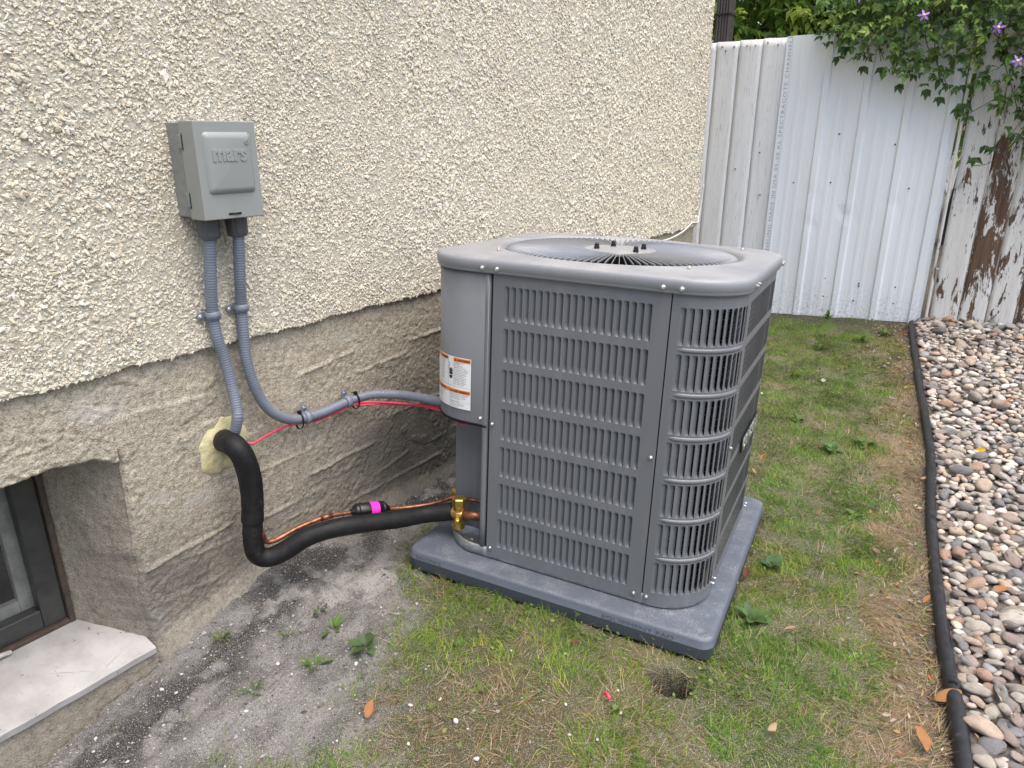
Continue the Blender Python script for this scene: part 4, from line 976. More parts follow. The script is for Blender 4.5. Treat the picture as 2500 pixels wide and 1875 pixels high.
mb = MB(); mb.tube(crom([(.030, .085, .112), (.06, .09, .112), (.10, .095, .113)], .01), .0045, 10); mb.build('liquid_stub', MAT['copper'], ac, smooth=True)
mb = MB(); mb.add([(.010, .046, .052), (.022, .046, .052), (.012, .050, .030), (.024, .050, .030), (.030, .030, .012), (.040, .034, .012)], [(0, 2, 3, 1), (2, 4, 5, 3)]); o = mb.build('valve_bracket', MAT['galv'], ac); m = o.modifiers.new('t', 'SOLIDIFY'); m.thickness = .0015
screw((.012, .043, .045), (-.2, -1, 0), ac, .7)

# ---- pad
pad = tag(empty('equipment_pad', ACO, ACR), 'blue-grey moulded plastic pad under the air conditioner', 'equipment pad')
mb = MB(); me = bpy.data.meshes.new('slab')
def rrect(x0, x1, y0, y1, r_, z, n_=8):
    o_ = []
    for cx, cy, a0 in ((x1 - r_, y0 + r_, -math.pi / 2), (x1 - r_, y1 - r_, 0), (x0 + r_, y1 - r_, math.pi / 2), (x0 + r_, y0 + r_, math.pi)):
        for k in range(n_ + 1): a = a0 + k / n_ * math.pi / 2; o_.append((cx + r_ * math.cos(a), cy + r_ * math.sin(a), z))
    return o_
V = []; PR = [(-.006, -.060), (0.0, -.054), (.0, -.0275), (.0006, -.0268), (.0006, -.0258), (.0, -.025), (-.0005, -.0085), (-.003, -.0035), (-.0085, -.0008), (-.016, 0)]
for ins, z in PR: V += rrect(-.0745 - ins, .768 + ins, -.064 - ins, .778 + ins, .032, z)
n1 = len(rrect(0, 1, 0, 1, .1, 0)); F = [tuple(reversed(f)) for f in grid_faces(len(PR), n1, cv=True)]; F.append(tuple((len(PR) - 1) * n1 + k for k in range(n1)))
pyd('slab', V, F, MAT['pad'], pad, True)
for (x, y) in ((.738, -.034), (.738, .748), (-.045, .748)):
    V = []; 
    for rr, z in ((.014, .0002), (.0125, .0016), (.011, .0002), (.0, -.0001)): V += [(x + rr * math.cos(k * .3927), y + rr * math.sin(k * .3927), z) for k in range(16)]
    pyd('stud_ring', V, [tuple(reversed(f)) for f in grid_faces(4, 16, cv=True)], MAT['pad'], pad, True)
for body, x0, wd_ in (('30X30X2', -.045, .085), ('EQUIPMENT PAD', .50, .18)):
    TV_, TF_ = text_mesh(body, .018, extrude=.0006); k = wd_ / TV_[:, 0].max(); pyd('embossed_text', [(x0 + v[0] * k, -.0642 - v[2], -.0235 + v[1] * .95) for v in TV_], TF_, MAT['pad'], pad)

# ================================================================== ELECTRICAL
box = tag(empty('disconnect_box', (0, -.35, .97)), 'grey metal electrical disconnect box mounted on the stucco', 'electrical box')
def BX_(o): return WF(o, box)
y0, y1, z0, z1 = -.424, -.276, .967, 1.169
mb = MB(); mb.box(.000, .078, y0 + .003, y1 - .003, z0 + .004, z1 - .003); BX_(mb.build('body', MAT['boxside'], box, .0025))
mb = MB(); mb.box(.052, .105, y0, y1, z0, z1); BX_(mb.build('cover', MAT['boxgrey'], box, .0022, 3))
# pressed raised field of the cover
V = []; fr = [(0, .1052), (.003, .1085), (.009, .1125), (.013, .1132)]
def rr2(ins, x, n_=6):
    a, b_, c, d = -.407 + ins, -.291 - ins, 1.020 + ins, 1.147 - ins; r_ = max(.002, .010 - ins * .4); o_ = []
    for cy, cz, a0 in ((b_ - r_, c + r_, -math.pi / 2), (b_ - r_, d - r_, 0), (a + r_, d - r_, math.pi / 2), (a + r_, c + r_, math.pi)):
        for k in range(n_ + 1): q_ = a0 + k / n_ * math.pi / 2; o_.append((x, cy + r_ * math.cos(q_), cz + r_ * math.sin(q_)))
    return o_
for ins, x in fr: V += rr2(ins, x)
n1 = len(rr2(0, 0)); F = [tuple(reversed(f)) for f in grid_faces(4, n1, cv=True)]; F.append(tuple(3 * n1 + k for k in range(n1)))
BX_(pyd('raised_field', V, F, MAT['boxgrey'], box, True))
for body, yy_, zz_, sz, wd_ in (('mars', -.393, 1.089, .047, .083), ('\u00ae', -.3125, 1.1215, .014, .011)):
    TV_, TF_ = text_mesh(body, sz, extrude=.0009, bevel=.0005, bold=.0012 if body == 'mars' else 0); k = wd_ / TV_[:, 0].max(); BX_(pyd('embossed_text', [(.1135 + v[2], yy_ + v[0] * k, zz_ + v[1]) for v in TV_], TF_, MAT['boxgrey'], box))
mb = MB(); mb.box(.1045, .1065, -.366, -.335, z0 + .0085, z0 + .0125); BX_(mb.build('latch_slot', MAT['cavity'], box)); mb = MB(); mb.tube([(.106, -.357, z0 + .0105), (.108, -.347, z0 + .0110), (.106, -.337, z0 + .0105)], .0014, 8); BX_(mb.build('latch', MAT['black'], box))
for zc in (1.008, 1.128):
    mb = MB(); mb.box(.045, .0585, y0 - .0045, y0 + .002, zc - .014, zc + .014); BX_(mb.build('hinge_tab', MAT['boxside'], box, .001)); mb = MB(); mb.box(.059, .061, y0 - .0008, y0 + .001, zc - .018, zc + .016); BX_(mb.build('hinge_slot', MAT['cavity'], box))
def hub(y, cond):
    V = []; F = []; seg = 32
    pr_ = [(.0185, .968), (.0235, .967), (.0245, .962), (.0235, .928), (.021, .921), (.0148, .919)]
    for rr, z in pr_: V += [(.046 + (rr - (.0012 if (k % 4 == 0 and rr > .022) else 0)) * math.cos(k * 6.283 / seg), y + (rr - (.0012 if (k % 4 == 0 and rr > .022) else 0)) * math.sin(k * 6.283 / seg), z) for k in range(seg)]
    return pyd('hub', V, grid_faces(6, seg, cv=True), MAT['hub'], cond, False)
def conduit(name, pts, label, hy):
    p = crom(pts, .0014); L = np.r_[0, np.cumsum(np.linalg.norm(np.diff(p, axis=0), axis=1))]; rr = .0133 + .00055 * np.sin(L * 2 * math.pi / .0062)
    t = tag(empty(name, tuple(pts[0])), label, 'conduit'); o = WF(tube('tube', p, rr, MAT['conduit'], t, 16), t); h = WF(hub(hy, t), t); return t
C1 = [(.046, -.383, .96), (.046, -.384, .917), (.036, -.388, .833), (.020, -.386, .743), (.020, -.383, .686), (.020, -.373, .638), (.025, -.366, .567), (.035, -.367, .509), (.040, -.372, .480), (.022, -.378, .435), (-.02, -.382, .405)]
C2 = [(.046, -.311, .96), (.046, -.311, .909), (.036, -.313, .821), (.020, -.309, .746), (.020, -.312, .682), (.020, -.313, .611), (.022, -.299, .535), (.024, -.276, .480), (.024, -.238, .440), (.022, -.187, .415), (.021, -.107, .406), (.021, -.013, .409), (.026, .037, .411), (.05, .078, .414), (.11, .114, .415), (.18, .119, .421), (.27, .112, .430), (.345, .100, .438)]
conduit('flexible_conduit', C1, 'grey ribbed conduit running from the box straight down into the foam', -.383)
conduit('flexible_conduit', C2, 'grey ribbed conduit curving along the wall to the air conditioner', -.311)
def strap(c, d, side, label):
    """two-hole style strap: band round the pipe with one ear and a screw"""
    c = np.array(c, float); d = np.array(d, float); d /= np.linalg.norm(d); ex = np.array((1., 0, 0)); ex -= d * (ex @ d); ex /= np.linalg.norm(ex); sv = np.cross(d, ex); sv *= side
    t = tag(empty('conduit_strap', tuple(c)), label, 'strap', 'straps holding the conduits'); V = []; n_ = 20
    for k in range(n_):
        a = math.radians(-20 + k * 220 / (n_ - 1)); 
        for wv, rr in ((-.0095, .0150), (-.0085, .0172), (-.003, .0178), (0, .0192), (.003, .0178), (.0085, .0172), (.0095, .0150)): V.append(c + ex * rr * math.sin(a) + sv * rr * math.cos(a) + d * wv)
    WF(pyd('band', V, grid_faces(n_, 7), MAT['conduit'], t, True), t)
    wx = -c[0] + .002
    V = []
    for a, wd_ in ((.0145, .0095), (.022, .0095), (.029, .0085), (.034, .004)):
        for wv in (-wd_, wd_):
            for xo in (0, .0055): q_ = c + sv * a + d * wv; V.append((.006 + xo, q_[1], q_[2]))
    F = []
    for i in range(3):
        b = i * 4; F += [(b, b + 4, b + 6, b + 2), (b + 1, b + 3, b + 7, b + 5), (b, b + 1, b + 5, b + 4), (b + 2, b + 6, b + 7, b + 3)]
    F.append((12, 13, 15, 14)); WF(pyd('ear', V, F, MAT['conduit'], t), t); q_ = c + sv * .026
    s_ = link('screw', SM, None, t); WF(s_, t); s_.location = (.011, q_[1], q_[2]); s_.rotation_euler = (0, math.pi / 2, 0); s_.scale = (.9,) * 3
    return t
strap((.020, -.386, .743), (0, .04, -1), 1, 'grey strap with a screw on the straight conduit, leftmost of all')
strap((.020, -.309, .746), (0, 0, -1), 1, 'grey strap with a screw on the vertical run of the curving conduit')
strap((.022, -.152, .409), (0, 1, -.1), -1, 'grey strap on the curving conduit just after its lowest bend')
strap((.022, -.004, .410), (0, 1, .03), -1, 'grey strap on the curving conduit nearest the air conditioner')
def tie(c, label):
    t = tag(empty('cable_tie', c), label, 'cable tie', 'black cable ties'); V = []; n_ = 28
    for k in range(n_):
        a = 2 * math.pi * k / n_; ry, rz = .0155, .0205
        for yo in (-.0023, .0023):
            for ro in (0, .0013): V.append((c[0] + .002 + (ry + ro) * math.cos(a), c[1] + yo + .004 * math.sin(a), c[2] - .006 + (rz + ro) * math.sin(a)))
    F = []
    for k in range(n_):
        b = k * 4; e = ((k + 1) % n_) * 4; F += [(b + 1, e + 1, e + 3, b + 3), (b, b + 1, b + 3, b + 2) if False else (b, e, e + 1, b + 1), (b + 2, b + 3, e + 3, e + 2)]
    WF(pyd('loop', V, F, MAT['black'], t), t); mb = MB(); mb.box(c[0] - .004, c[0] + .004, c[1] - .001, c[1] + .008, c[2] + .014, c[2] + .024); mb.tube([(c[0], c[1] - .012, c[2] + .024), (c[0], c[1] + .004, c[2] + .020)], .0016, 5); WF(mb.build('head', MAT['black'], t, .001), t)
tie((.022, -.178, .4125), 'black cable tie at the lowest bend of the curving conduit'); tie((.025, .022, .4100), 'black cable tie beside the strap nearest the air conditioner')
W1 = [(-.01, -.35, .405), (.012, -.335, .395), (.020, -.320, .393), (.021, -.284, .401), (.021, -.232, .406), (.026, -.183, .403), (.022, -.125, .390), (.023, -.058, .391), (.032, .013, .398), (.05, .058, .396), (.11, .093, .395), (.18, .118, .398), (.26, .113, .409), (.330, .105, .418)]
wr = tag(empty('red_wire', W1[1]), 'thin red control wires strung along the conduit to the air conditioner', 'wire')
WF(tube('wire', crom(W1, .006), .0031, MAT['pink'], wr, 8), wr)
W2 = [(.032, .020, .392), (.055, .062, .389), (.11, .097, .390), (.18, .120, .394), (.26, .110, .404), (.330, .100, .410)]
WF(tube('wire', crom(W2, .006), .0026, MAT['pink'], wr, 8), wr)
# loop of wire hanging under the control cover
def A2W(p):
    M_ = Matrix.Translation(ACO) @ __import__('mathutils').Euler(ACR, 'XYZ').to_matrix().to_4x4(); q_ = M_ @ Vector(p); return (q_.x, q_.y, q_.z)
W3 = [A2W(p) for p in ((-.004, .10, .40), (.012, .055, .376), (.030, .028, .366), (.052, .022, .364), (.075, .030, .372), (.085, .05, .40))]
WF(tube('wire', crom(W3, .006), .0030, MAT['pink'], wr, 8), wr)

# ---- foam seal
V = []; nr, na = 18, 72
for i in range(nr):
    t = i / (nr - 1)
    for k in range(na):
        a = 2 * math.pi * k / na; R_ = 1 + .13 * math.sin(2 * a + .8) + .05 * math.sin(5 * a + 1) + .03 * math.sin(9 * a) + .02 * math.sin(17 * a + 2)
        yy_ = -.388 + .062 * R_ * t * math.cos(a); zz_ = .402 + .076 * R_ * t * math.sin(a)
        V.append((-.014 + .009 * math.sqrt(max(0, 1 - t * t)) + .007 * (float(fbm(np.array(yy_ * 60), np.array(zz_ * 60), 131)) - .3) * (1 - t ** 4), yy_, zz_))
fo = tag(pyd('foam_seal', V, grid_faces(nr, na, cv=True), MAT['foam'], None, True), 'pale yellow spray foam patch sealing the pipe hole in the wall', 'foam')
# ---- insulated line
LS = [(-.02, -.385, .415), (.030, -.398, .425), (.068, -.404, .424), (.083, -.397, .398), (.085, -.388, .342), (.085, -.389, .279), (.085, -.397, .217), (.085, -.402, .165), (.088, -.398, .128), (.102, -.376, .112), (.124, -.343, .122), (.152, -.305, .147), (.178, -.264, .159), (.208, -.211, .160), (.237, -.141, .148), (.267, -.066, .134), (.30, .008, .126), (.362, .055, .134)]
p = crom(LS, .005); ls = tag(empty('insulated_pipe', LS[0]), 'thick black foam-insulated refrigerant pipe bent down from the wall to the valve', 'pipe')
k = np.arange(len(p)); zz_ = p[:, 2]; up_ = k < int(np.argmax(k * (p[:, 2] > .215) * (k < len(p) * .5)))
rr = .0248 + .0004 * np.sin(k * .21) + .0004 * np.sin(k * .07 + 1); rr = np.where(up_, rr + .0030, rr) * (1 + .012 * np.sin(k * .9) * (np.sin(k * .13) > .3)); rr[:4] *= np.array([.8, .9, .97, 1])
V, F = tube_vf(p, rr, 22)
# slit along the sleeve
WF(pyd('sleeve', V, F, MAT['sleeve'], ls, True), ls)
q_ = crom([(.128 + .010, -.338 + .004, .122 + .0235), (.155 + .010, -.302, .147 + .0238), (.180 + .010, -.262, .159 + .0238), (.20 + .008, -.225, .161 + .0243)], .006); mb = MB(); mb.tube(q_, np.interp(np.arange(len(q_)), [0, len(q_) / 2, len(q_) - 1], [.0006, .0016, .0006]), 6); WF(mb.build('slit', MAT['cavity'], ls), ls)
TV_, TF_ = text_mesh('107334 UV Retardant', .0105, space=1.25); 
Vt = []
for v in TV_:
    z = .268 + v[0] * .82; yb_ = float(np.interp(z, [.217, .279, .342, .398], [-.397, -.389, -.388, -.397])); a = math.radians(-26) + v[1] / .0268; Vt.append((.085 + .0272 * math.cos(a), yb_ - .0 + .0272 * math.sin(-a) * 1.0, z))
ok = {i for i, v in enumerate(Vt) if v[2] < .385}; WF(pyd('lettering', Vt, [f for f in TF_ if all(i in ok for i in f)], MAT['olive'], ls), ls)['kind'] = 'stuff'
# ---- copper liquid line with filter drier
CU = [(.098, -.388, .205), (.100, -.381, .172), (.099, -.373, .156), (.105, -.350, .152), (.118, -.288, .162), (.134, -.227, .166), (.145, -.195, .165), (.162, -.140, .154), (.180, -.087, .141), (.20, -.029, .128), (.222, .006, .122), (.27, .06, .125), (.335, .112, .150)]
cu_ = tag(empty('copper_pipe', CU[0]), 'thin copper pipe with a black filter drier beside the insulated pipe', 'pipe')
WF(tube('tube', crom(CU, .006), .0066, MAT['copper'], cu_, 10), cu_); 
d0, d1 = np.array((.160, -.146, .158)), np.array((.199, -.036, .134)); ax = (d1 - d0); Ld = np.linalg.norm(ax); ax /= Ld
fd = WF(empty('filter_drier', tuple(d0)), cu_)
prf = [(0, .007), (.006, .008), (.010, .0155), (.018, .0220), (.022, .0220), (.024, .0208), (.026, .0220), (Ld - .026, .0220), (Ld - .024, .0208), (Ld - .022, .0220), (Ld - .018, .0220), (Ld - .010, .0155), (Ld - .006, .008), (Ld, .007)]
V, F = tube_vf([ax * a for a, _ in prf], [b_ for _, b_ in prf], 22); pyd('canister', V, F, MAT['black'], fd, True)
V, F = tube_vf([ax * (Ld * .47), ax * (Ld * .47 + .026)], .0225, 22, False); pyd('tape_band', V, F, MAT['magenta'], fd, True)
for a, b_ in ((CU[5], CU[6]),):
    V, F = tube_vf([np.array(a), np.array(b_)], .0084, 10); WF(pyd('fitting', V, F, MAT['copper'], cu_, True), cu_)
# ---- white cable low on the wall near the corner
CB = [(.012, 1.2, .64), (.012, 1.652, .655), (.012, 1.953, .640), (.012, 2.233, .630), (.012, 2.41, .645), (.012, 2.50, .665), (.012, 2.56, .685), (.010, 2.62, .683), (.006, 2.665, .680), (-.012, 2.72, .70), (-.022, 2.76, .76), (-.020, 2.78, .88)]
tag(tube('white_cable', crom(CB, .01), .0042, MAT['cable'], None, 8), 'thin white cable sagging along the wall behind the air conditioner', 'cable')

# ================================================================== STONES
r = np.random.default_rng(91)
def ico(sub):
    bm = bmesh.new(); bmesh.ops.create_icosphere(bm, subdivisions=sub, radius=1); V = np.array([v.co for v in bm.verts]); F = [tuple(v.index for v in f.verts) for f in bm.faces]; bm.free(); return V, F
I2, I2F = ico(3); I1, I1F = ico(2)
SPAL = np.array((1.26, 1.20, 1.13)) * np.array([(.36, .34, .32), (.27, .255, .24), (.43, .40, .36), (.30, .25, .225), (.20, .205, .215), (.40, .33, .27), (.50, .48, .44), (.15, .145, .14), (.32, .27, .245), (.38, .34, .27), (.33, .23, .18), (.24, .25, .265)])
SPR = np.array([.15, .13, .13, .09, .09, .07, .08, .06, .08, .06, .03, .03])
def stone_shape(V, seed):
    q = np.random.default_rng(seed); n = V / np.linalg.norm(V, axis=1)[:, None]; d = np.ones(len(V))
    for i in range(5):
        a = q.normal(0, 1, 3); a /= np.linalg.norm(a); d -= q.uniform(.25, .6) * np.maximum(0, n @ a - q.uniform(.4, .8))
    for i in range(3):
        a = q.normal(0, 1.6, 3); d += .05 * np.sin(n @ a * 2 + q.uniform(0, 6))
    return n * d[:, None]
# heap the stones with a simple height field
cell = .006; hx0, hy0 = 1.05, -.32; HX, HY = int(1.15 / cell), int(3.66 / cell)
hm = np.zeros((HX, HY)); xs_ = hx0 + np.arange(HX) * cell; ys_ = hy0 + np.arange(HY) * cell
hm[:] = gz0(xs_[:, None], ys_[None, :]) + .012
stones = []
def drop(sz, n):
    for _ in range(n):
        best = None
        for _t in range(5):
            y = r.uniform(-.26, 3.29); lo = float(hosex(y)) + sz * .8 + .010; x = r.uniform(lo, 2.12)
            i, j = int((x - hx0) / cell), int((y - hy0) / cell); k = max(1, int(sz / cell))
            sub = hm[max(0, i - k):i + k + 1, max(0, j - k):j + k + 1] - float(gz0(x, y)); m_ = sub.mean() + .35 * sub.max()
            if best is None or m_ < best[0]: best = (m_, x, y, i, j, k)
        _, x, y, i, j, k = best; a = sz * r.uniform(.85, 1.3); b = sz * r.uniform(.65, .95); c = sz * r.uniform(.38, .62); rot = r.uniform(0, 6.283)
        sub = hm[max(0, i - k):i + k + 1, max(0, j - k):j + k + 1]; zc = float(np.quantile(sub, .55)) + c * .55
        stones.append((x, y, zc, a, b, c, rot, r.normal(0, .22), r.normal(0, .22)))
        ii, jj = np.meshgrid(np.arange(max(0, i - k), min(HX, i + k + 1)), np.arange(max(0, j - k), min(HY, j + k + 1)), indexing='ij')
        d2 = ((ii - i) ** 2 + (jj - j) ** 2) / (k + .5) ** 2; top = zc + c * np.sqrt(np.clip(1 - d2, 0, 1)) * .9
        hm[ii, jj] = np.where(d2 < 1, np.maximum(hm[ii, jj], top), hm[ii, jj])
for sz, n in ((.028, 230), (.021, 800), (.015, 1300), (.011, 450), (.036, 40), (.027, 150), (.018, 500)): drop(sz, n)
stones = np.array(stones); cpos = np.array((1.53318, -1.30584, 1.13588))
vis = stones[:, 0] < 1.80
size_px = stones[:, 3] / np.linalg.norm(stones[:, :3] - cpos, axis=1) * np.where(vis, 1, .2) * (1 + .3 * (stones[:, 2] - gz0(stones[:, 0], stones[:, 1])) / .04)
order = np.argsort(-size_px); NV_ = 30; svar = []
for i in range(NV_):
    V = stone_shape(I2, 300 + i); me = mesh_np('river_stone', V, np.array(I2F), np.full(len(I2F), 3), np.tile(SPAL[r.choice(12, p=SPR)] * r.uniform(.8, 1.2), (len(V), 1)), True); me.materials.append(MAT['stone']); svar.append(me)
from mathutils import Euler
for k, i in enumerate(order[:300]):
    x, y, z, a, b, c, ro, t1, t2 = stones[i]; o = link('river_stone', svar[k % NV_], None, bed); o.location = (x, y, z); o.rotation_euler = (t1, t2, ro); o.scale = (a, b, c)
rest = order[300:]; parts = []
shp = [stone_shape(I1, 500 + i) for i in range(24)]; sh_i = r.integers(0, 24, len(rest))
for g_ in range(24):
    idx = rest[sh_i == g_]
    if len(idx) == 0: continue
    st = stones[idx]; R = np.array([np.array(Euler((s[7], s[8], s[6])).to_matrix()) @ np.diag(s[3:6]) for s in st])
    parts.append(scatter(shp[g_], I1F, R, st[:, :3], SPAL[r.choice(12, len(idx), p=SPR)] * r.uniform(.75, 1.25, (len(idx), 1))))
V, L, S_, C = join_arrays(parts)
tag(link('river_stones_small', mesh_np('river_stones_small', V, L, S_, C, True), MAT['stone_small'], bed), kind='stuff')

# ================================================================== GRASS AND LITTER
def blades(pos, az, lean, curl, length, width, col, K=4):
    n = len(pos); t = np.linspace(0, 1, K); d = np.stack([np.cos(az), np.sin(az)], 1); sd_ = np.stack([-np.sin(az), np.cos(az), np.zeros(n)], 1)
    h = np.zeros(n); v = np.zeros(n); V = np.zeros((n, K, 2, 3))
    for i in range(K):
        if i:
            a = lean + curl * (t[i] - .5 / (K - 1)); h = h + np.sin(a) * length / (K - 1); v = v + np.cos(a) * length / (K - 1)
        c = np.stack([pos[:, 0] + d[:, 0] * h, pos[:, 1] + d[:, 1] * h, pos[:, 2] + np.maximum(v, .002 * i)], 1); w_ = width * (1 - t[i] ** 2 * .9) * .5
        V[:, i, 0] = c - sd_ * w_[:, None]; V[:, i, 1] = c + sd_ * w_[:, None]
    V = V.reshape(n, K * 2, 3); F = np.array([(2 * i, 2 * i + 1, 2 * i + 3, 2 * i + 2) for i in range(K - 1)])
    L = (F.ravel()[None, :] + (np.arange(n) * K * 2)[:, None]).ravel(); Ss = np.full(n * (K - 1), 4)
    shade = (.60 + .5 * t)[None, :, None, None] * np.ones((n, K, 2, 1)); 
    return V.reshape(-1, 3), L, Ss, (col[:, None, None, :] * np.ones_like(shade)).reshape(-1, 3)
def lawn_pts(n, seed):
    q = np.random.default_rng(seed); x = q.uniform(.05, 1.75, n); y = q.uniform(-1.0, 3.26, n); return q, x, y
def place(x, y): return np.stack([x, y, gz(x, y) - .002], 1)
# green blades
q, x, y = lawn_pts(350000, 201)
den = np.maximum((1 - sandw(x, y)) ** 1.1, .035 * (fbm(x * 25, y * 25, 206) > .62)) * (1 - .86 * dryw(x, y)) * (1 - .80 * mossw(x, y)) * (1 - .75 * fencew(x, y)); cl = fbm(x * 13, y * 13, 203); den = den * (.16 + 1.1 * sstep(.30, .58, cl)) * (.55 + .45 * sstep(-.3, .6, y))
den = np.where(padmask(x, y, .004) | (np.hypot((x - HOLE[0]) / 1.25, y - HOLE[1]) < .044) | (x > hosex(y) - .03), 0, den)
kp = q.uniform(0, 1, len(x)) < den * .95; x, y = x[kp], y[kp]; n = len(x)
lush = sstep(.42, .62, fbm(x * 5, y * 5, 205)); 
c1 = np.array([(.085, .165, .026), (.125, .220, .034), (.190, .270, .045), (.052, .120, .024), (.29, .27, .10), (.38, .33, .18)]); pi = np.array([.25, .27, .22, .15, .07, .04])
col = c1[q.choice(6, n, p=pi)] * q.uniform(.7, 1.25, (n, 1)) * (.72 + .6 * fbm(x * 7, y * 7, 209))[:, None]
col = col * np.array((.95, 1.08, .82)); yel = sstep(.5, .68, fbm(x * 4 + 7, y * 4, 210))[:, None]; col = col * (1 - yel) + col * np.array((1.30, 1.10, .9)) * yel
waz = fbm(x * 6, y * 6, 207) * 14 + q.normal(0, .9, n)
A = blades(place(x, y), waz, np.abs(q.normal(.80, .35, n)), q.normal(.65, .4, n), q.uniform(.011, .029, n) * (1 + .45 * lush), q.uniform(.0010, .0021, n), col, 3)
tag(link('grass', mesh_np('grass', *A, True), MAT['grass']), 'patchy green lawn grass around the pad', 'grass', kind='stuff')
# dry, matted strands
q, x, y = lawn_pts(300000, 211)
den = np.clip(dryw(x, y) * .85 + .07 * (1 - sandw(x, y)) + .20 * (1 - sandw(x, y)) * sstep(.40, .6, fbm(x * 9, y * 9, 213)) + .22 * mossw(x, y), 0, 1) * (1 - .6 * fencew(x, y)) * (1 - .96 * sandw(x, y)) * (.25 + .75 * sstep(.38, .56, fbm(x * 15, y * 15, 219)))
den = np.where(padmask(x, y, .004) | (x > hosex(y) - .018) | (np.hypot((x - HOLE[0]) / 1.25, y - HOLE[1]) < .044), 0, den); kp = q.uniform(0, 1, len(x)) < den * .62; x, y = x[kp], y[kp]; n = len(x)
c2 = np.array([(.38, .275, .15), (.46, .36, .21), (.30, .19, .10), (.52, .44, .29), (.22, .15, .085)]); col = c2[q.choice(5, n, p=[.3, .25, .2, .12, .13])] * q.uniform(.7, 1.2, (n, 1))
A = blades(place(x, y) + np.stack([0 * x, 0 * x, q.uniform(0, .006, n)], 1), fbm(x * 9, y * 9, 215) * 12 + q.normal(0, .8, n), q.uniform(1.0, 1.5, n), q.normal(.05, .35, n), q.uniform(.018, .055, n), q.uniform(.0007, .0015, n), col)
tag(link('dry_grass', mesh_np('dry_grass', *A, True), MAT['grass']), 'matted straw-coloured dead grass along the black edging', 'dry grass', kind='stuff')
# low chickweed and clover mats along the pad and through the lawn
q, x, y = lawn_pts(60000, 221)
c_, s_ = math.cos(.1518), math.sin(.1518); uu = c_ * (x - .3614) + s_ * y; vv = -s_ * (x - .3614) + c_ * y
edge = ((vv < -.064) & (vv > -.20) & (uu > .12) & (uu < .80)) | ((uu > .768) & (uu < .86) & (vv > -.15) & (vv < .75))
den = (edge * .55 + .10 * (1 - dryw(x, y)) * sstep(.2, 1.2, y) + .05) * sstep(.48, .62, fbm(x * 11, y * 11, 223)) * (1 - sandw(x, y)); den = np.where(padmask(x, y, .002) | (x > hosex(y) - .05), 0, den)
kp = q.uniform(0, 1, len(x)) < den; x, y = x[kp], y[kp]; n = len(x)
P = place(x, y); P[:, 2] += q.uniform(.004, .028, n); f = q.normal(0, 1, (n, 3)); f[:, 2] = q.normal(.25, .3, n); up = q.normal(0, .35, (n, 3)); up[:, 2] = 1
V, L, S_, C = leaves(P, f, up, q.uniform(.006, .013, n), np.array([(.12, .20, .035), (.17, .24, .045), (.085, .155, .03), (.24, .26, .07)])[q.integers(0, 4, n)] * q.uniform(.8, 1.2, (n, 1)), *leaf_template(1, .75, .06, .15))
tag(link('ground_cover', mesh_np('ground_cover', V, L, S_, C), MAT['leaf']), 'tiny-leaved green ground cover creeping along the pad edge', 'ground cover', kind='stuff')
# grit on the bare soil
q = np.random.default_rng(231); x = q.uniform(.0, 1.1, 60000); y = q.uniform(-1.05, 1.3, 60000); kp = (q.uniform(0, 1, 60000) < np.maximum(sandw(x, y) * .5, mossw(x, y) * .10)) & ~padmask(x, y, .003); x, y = x[kp], y[kp]; n = len(x)
OV = np.array([(1, 0, 0), (-1, 0, 0), (0, 1, 0), (0, -1, 0), (0, 0, 1), (0, 0, -1)], float); OF = [(0, 2, 4), (2, 1, 4), (1, 3, 4), (3, 0, 4), (2, 0, 5), (1, 2, 5), (3, 1, 5), (0, 3, 5)]
sz = .0013 * np.exp(q.normal(0, .55, n)); an = q.uniform(0, 6.28, n); R = np.zeros((n, 3, 3)); R[:, 0, 0] = np.cos(an); R[:, 0, 1] = -np.sin(an); R[:, 1, 0] = np.sin(an); R[:, 1, 1] = np.cos(an); R[:, 2, 2] = .7; R = R * sz[:, None, None] * np.stack([q.uniform(.7, 1.5, n), q.uniform(.6, 1.1, n), np.ones(n)], 1)[:, None, :]
P = np.stack([x, y, gz(x, y) + sz * .3], 1); col = np.array([(.30, .29, .28), (.18, .175, .165), (.40, .39, .375), (.07, .066, .06), (.52, .51, .49)])[q.choice(5, n, p=[.34, .26, .18, .16, .06])]
V, L, S_, C = scatter(OV, OF, R, P, col); tag(link('soil_grit', mesh_np('soil_grit', V, L, S_, C), MAT['grit']), 'grey gritty crumbs on the bare soil by the wall', 'grit', kind='stuff')
# bark, twig and leaf scraps beside the edging
q = np.random.default_rng(241); n0 = 2600; y = q.uniform(-.3, 3.2, n0); x = hosex(y) - .028 - np.abs(q.normal(0, .085, n0)); kp = q.uniform(0, 1, n0) < .30 + .5 * (y > 2.2); x, y = x[kp], y[kp]
x = np.r_[x, hosex(y[:160]) + np.abs(q.normal(.03, .15, 160))]; y = np.r_[y, y[:160]]; n = len(x)
P = np.stack([x, y, gz(x, y) + q.uniform(.002, .012, n)], 1); big = x > hosex(y); P[big, 2] += .045
f = q.normal(0, 1, (n, 3)); f[:, 2] *= .25; up = q.normal(0, .5, (n, 3)); up[:, 2] = 1
col = np.array([(.26, .17, .095), (.40, .24, .11), (.20, .15, .11), (.48, .40, .31), (.34, .30, .26), (.50, .20, .07)])[q.choice(6, n, p=[.25, .2, .2, .15, .15, .05])] * q.uniform(.7, 1.2, (n, 1))
V, L, S_, C = leaves(P, f, up, q.uniform(.006, .020, n), col, *leaf_template(1, .45, .3, -.2)); tag(link('leaf_litter', mesh_np('leaf_litter', V, L, S_, C), MAT['dryleaf']), 'brown leaf and bark scraps littered along the black edging', 'leaf litter', kind='stuff')

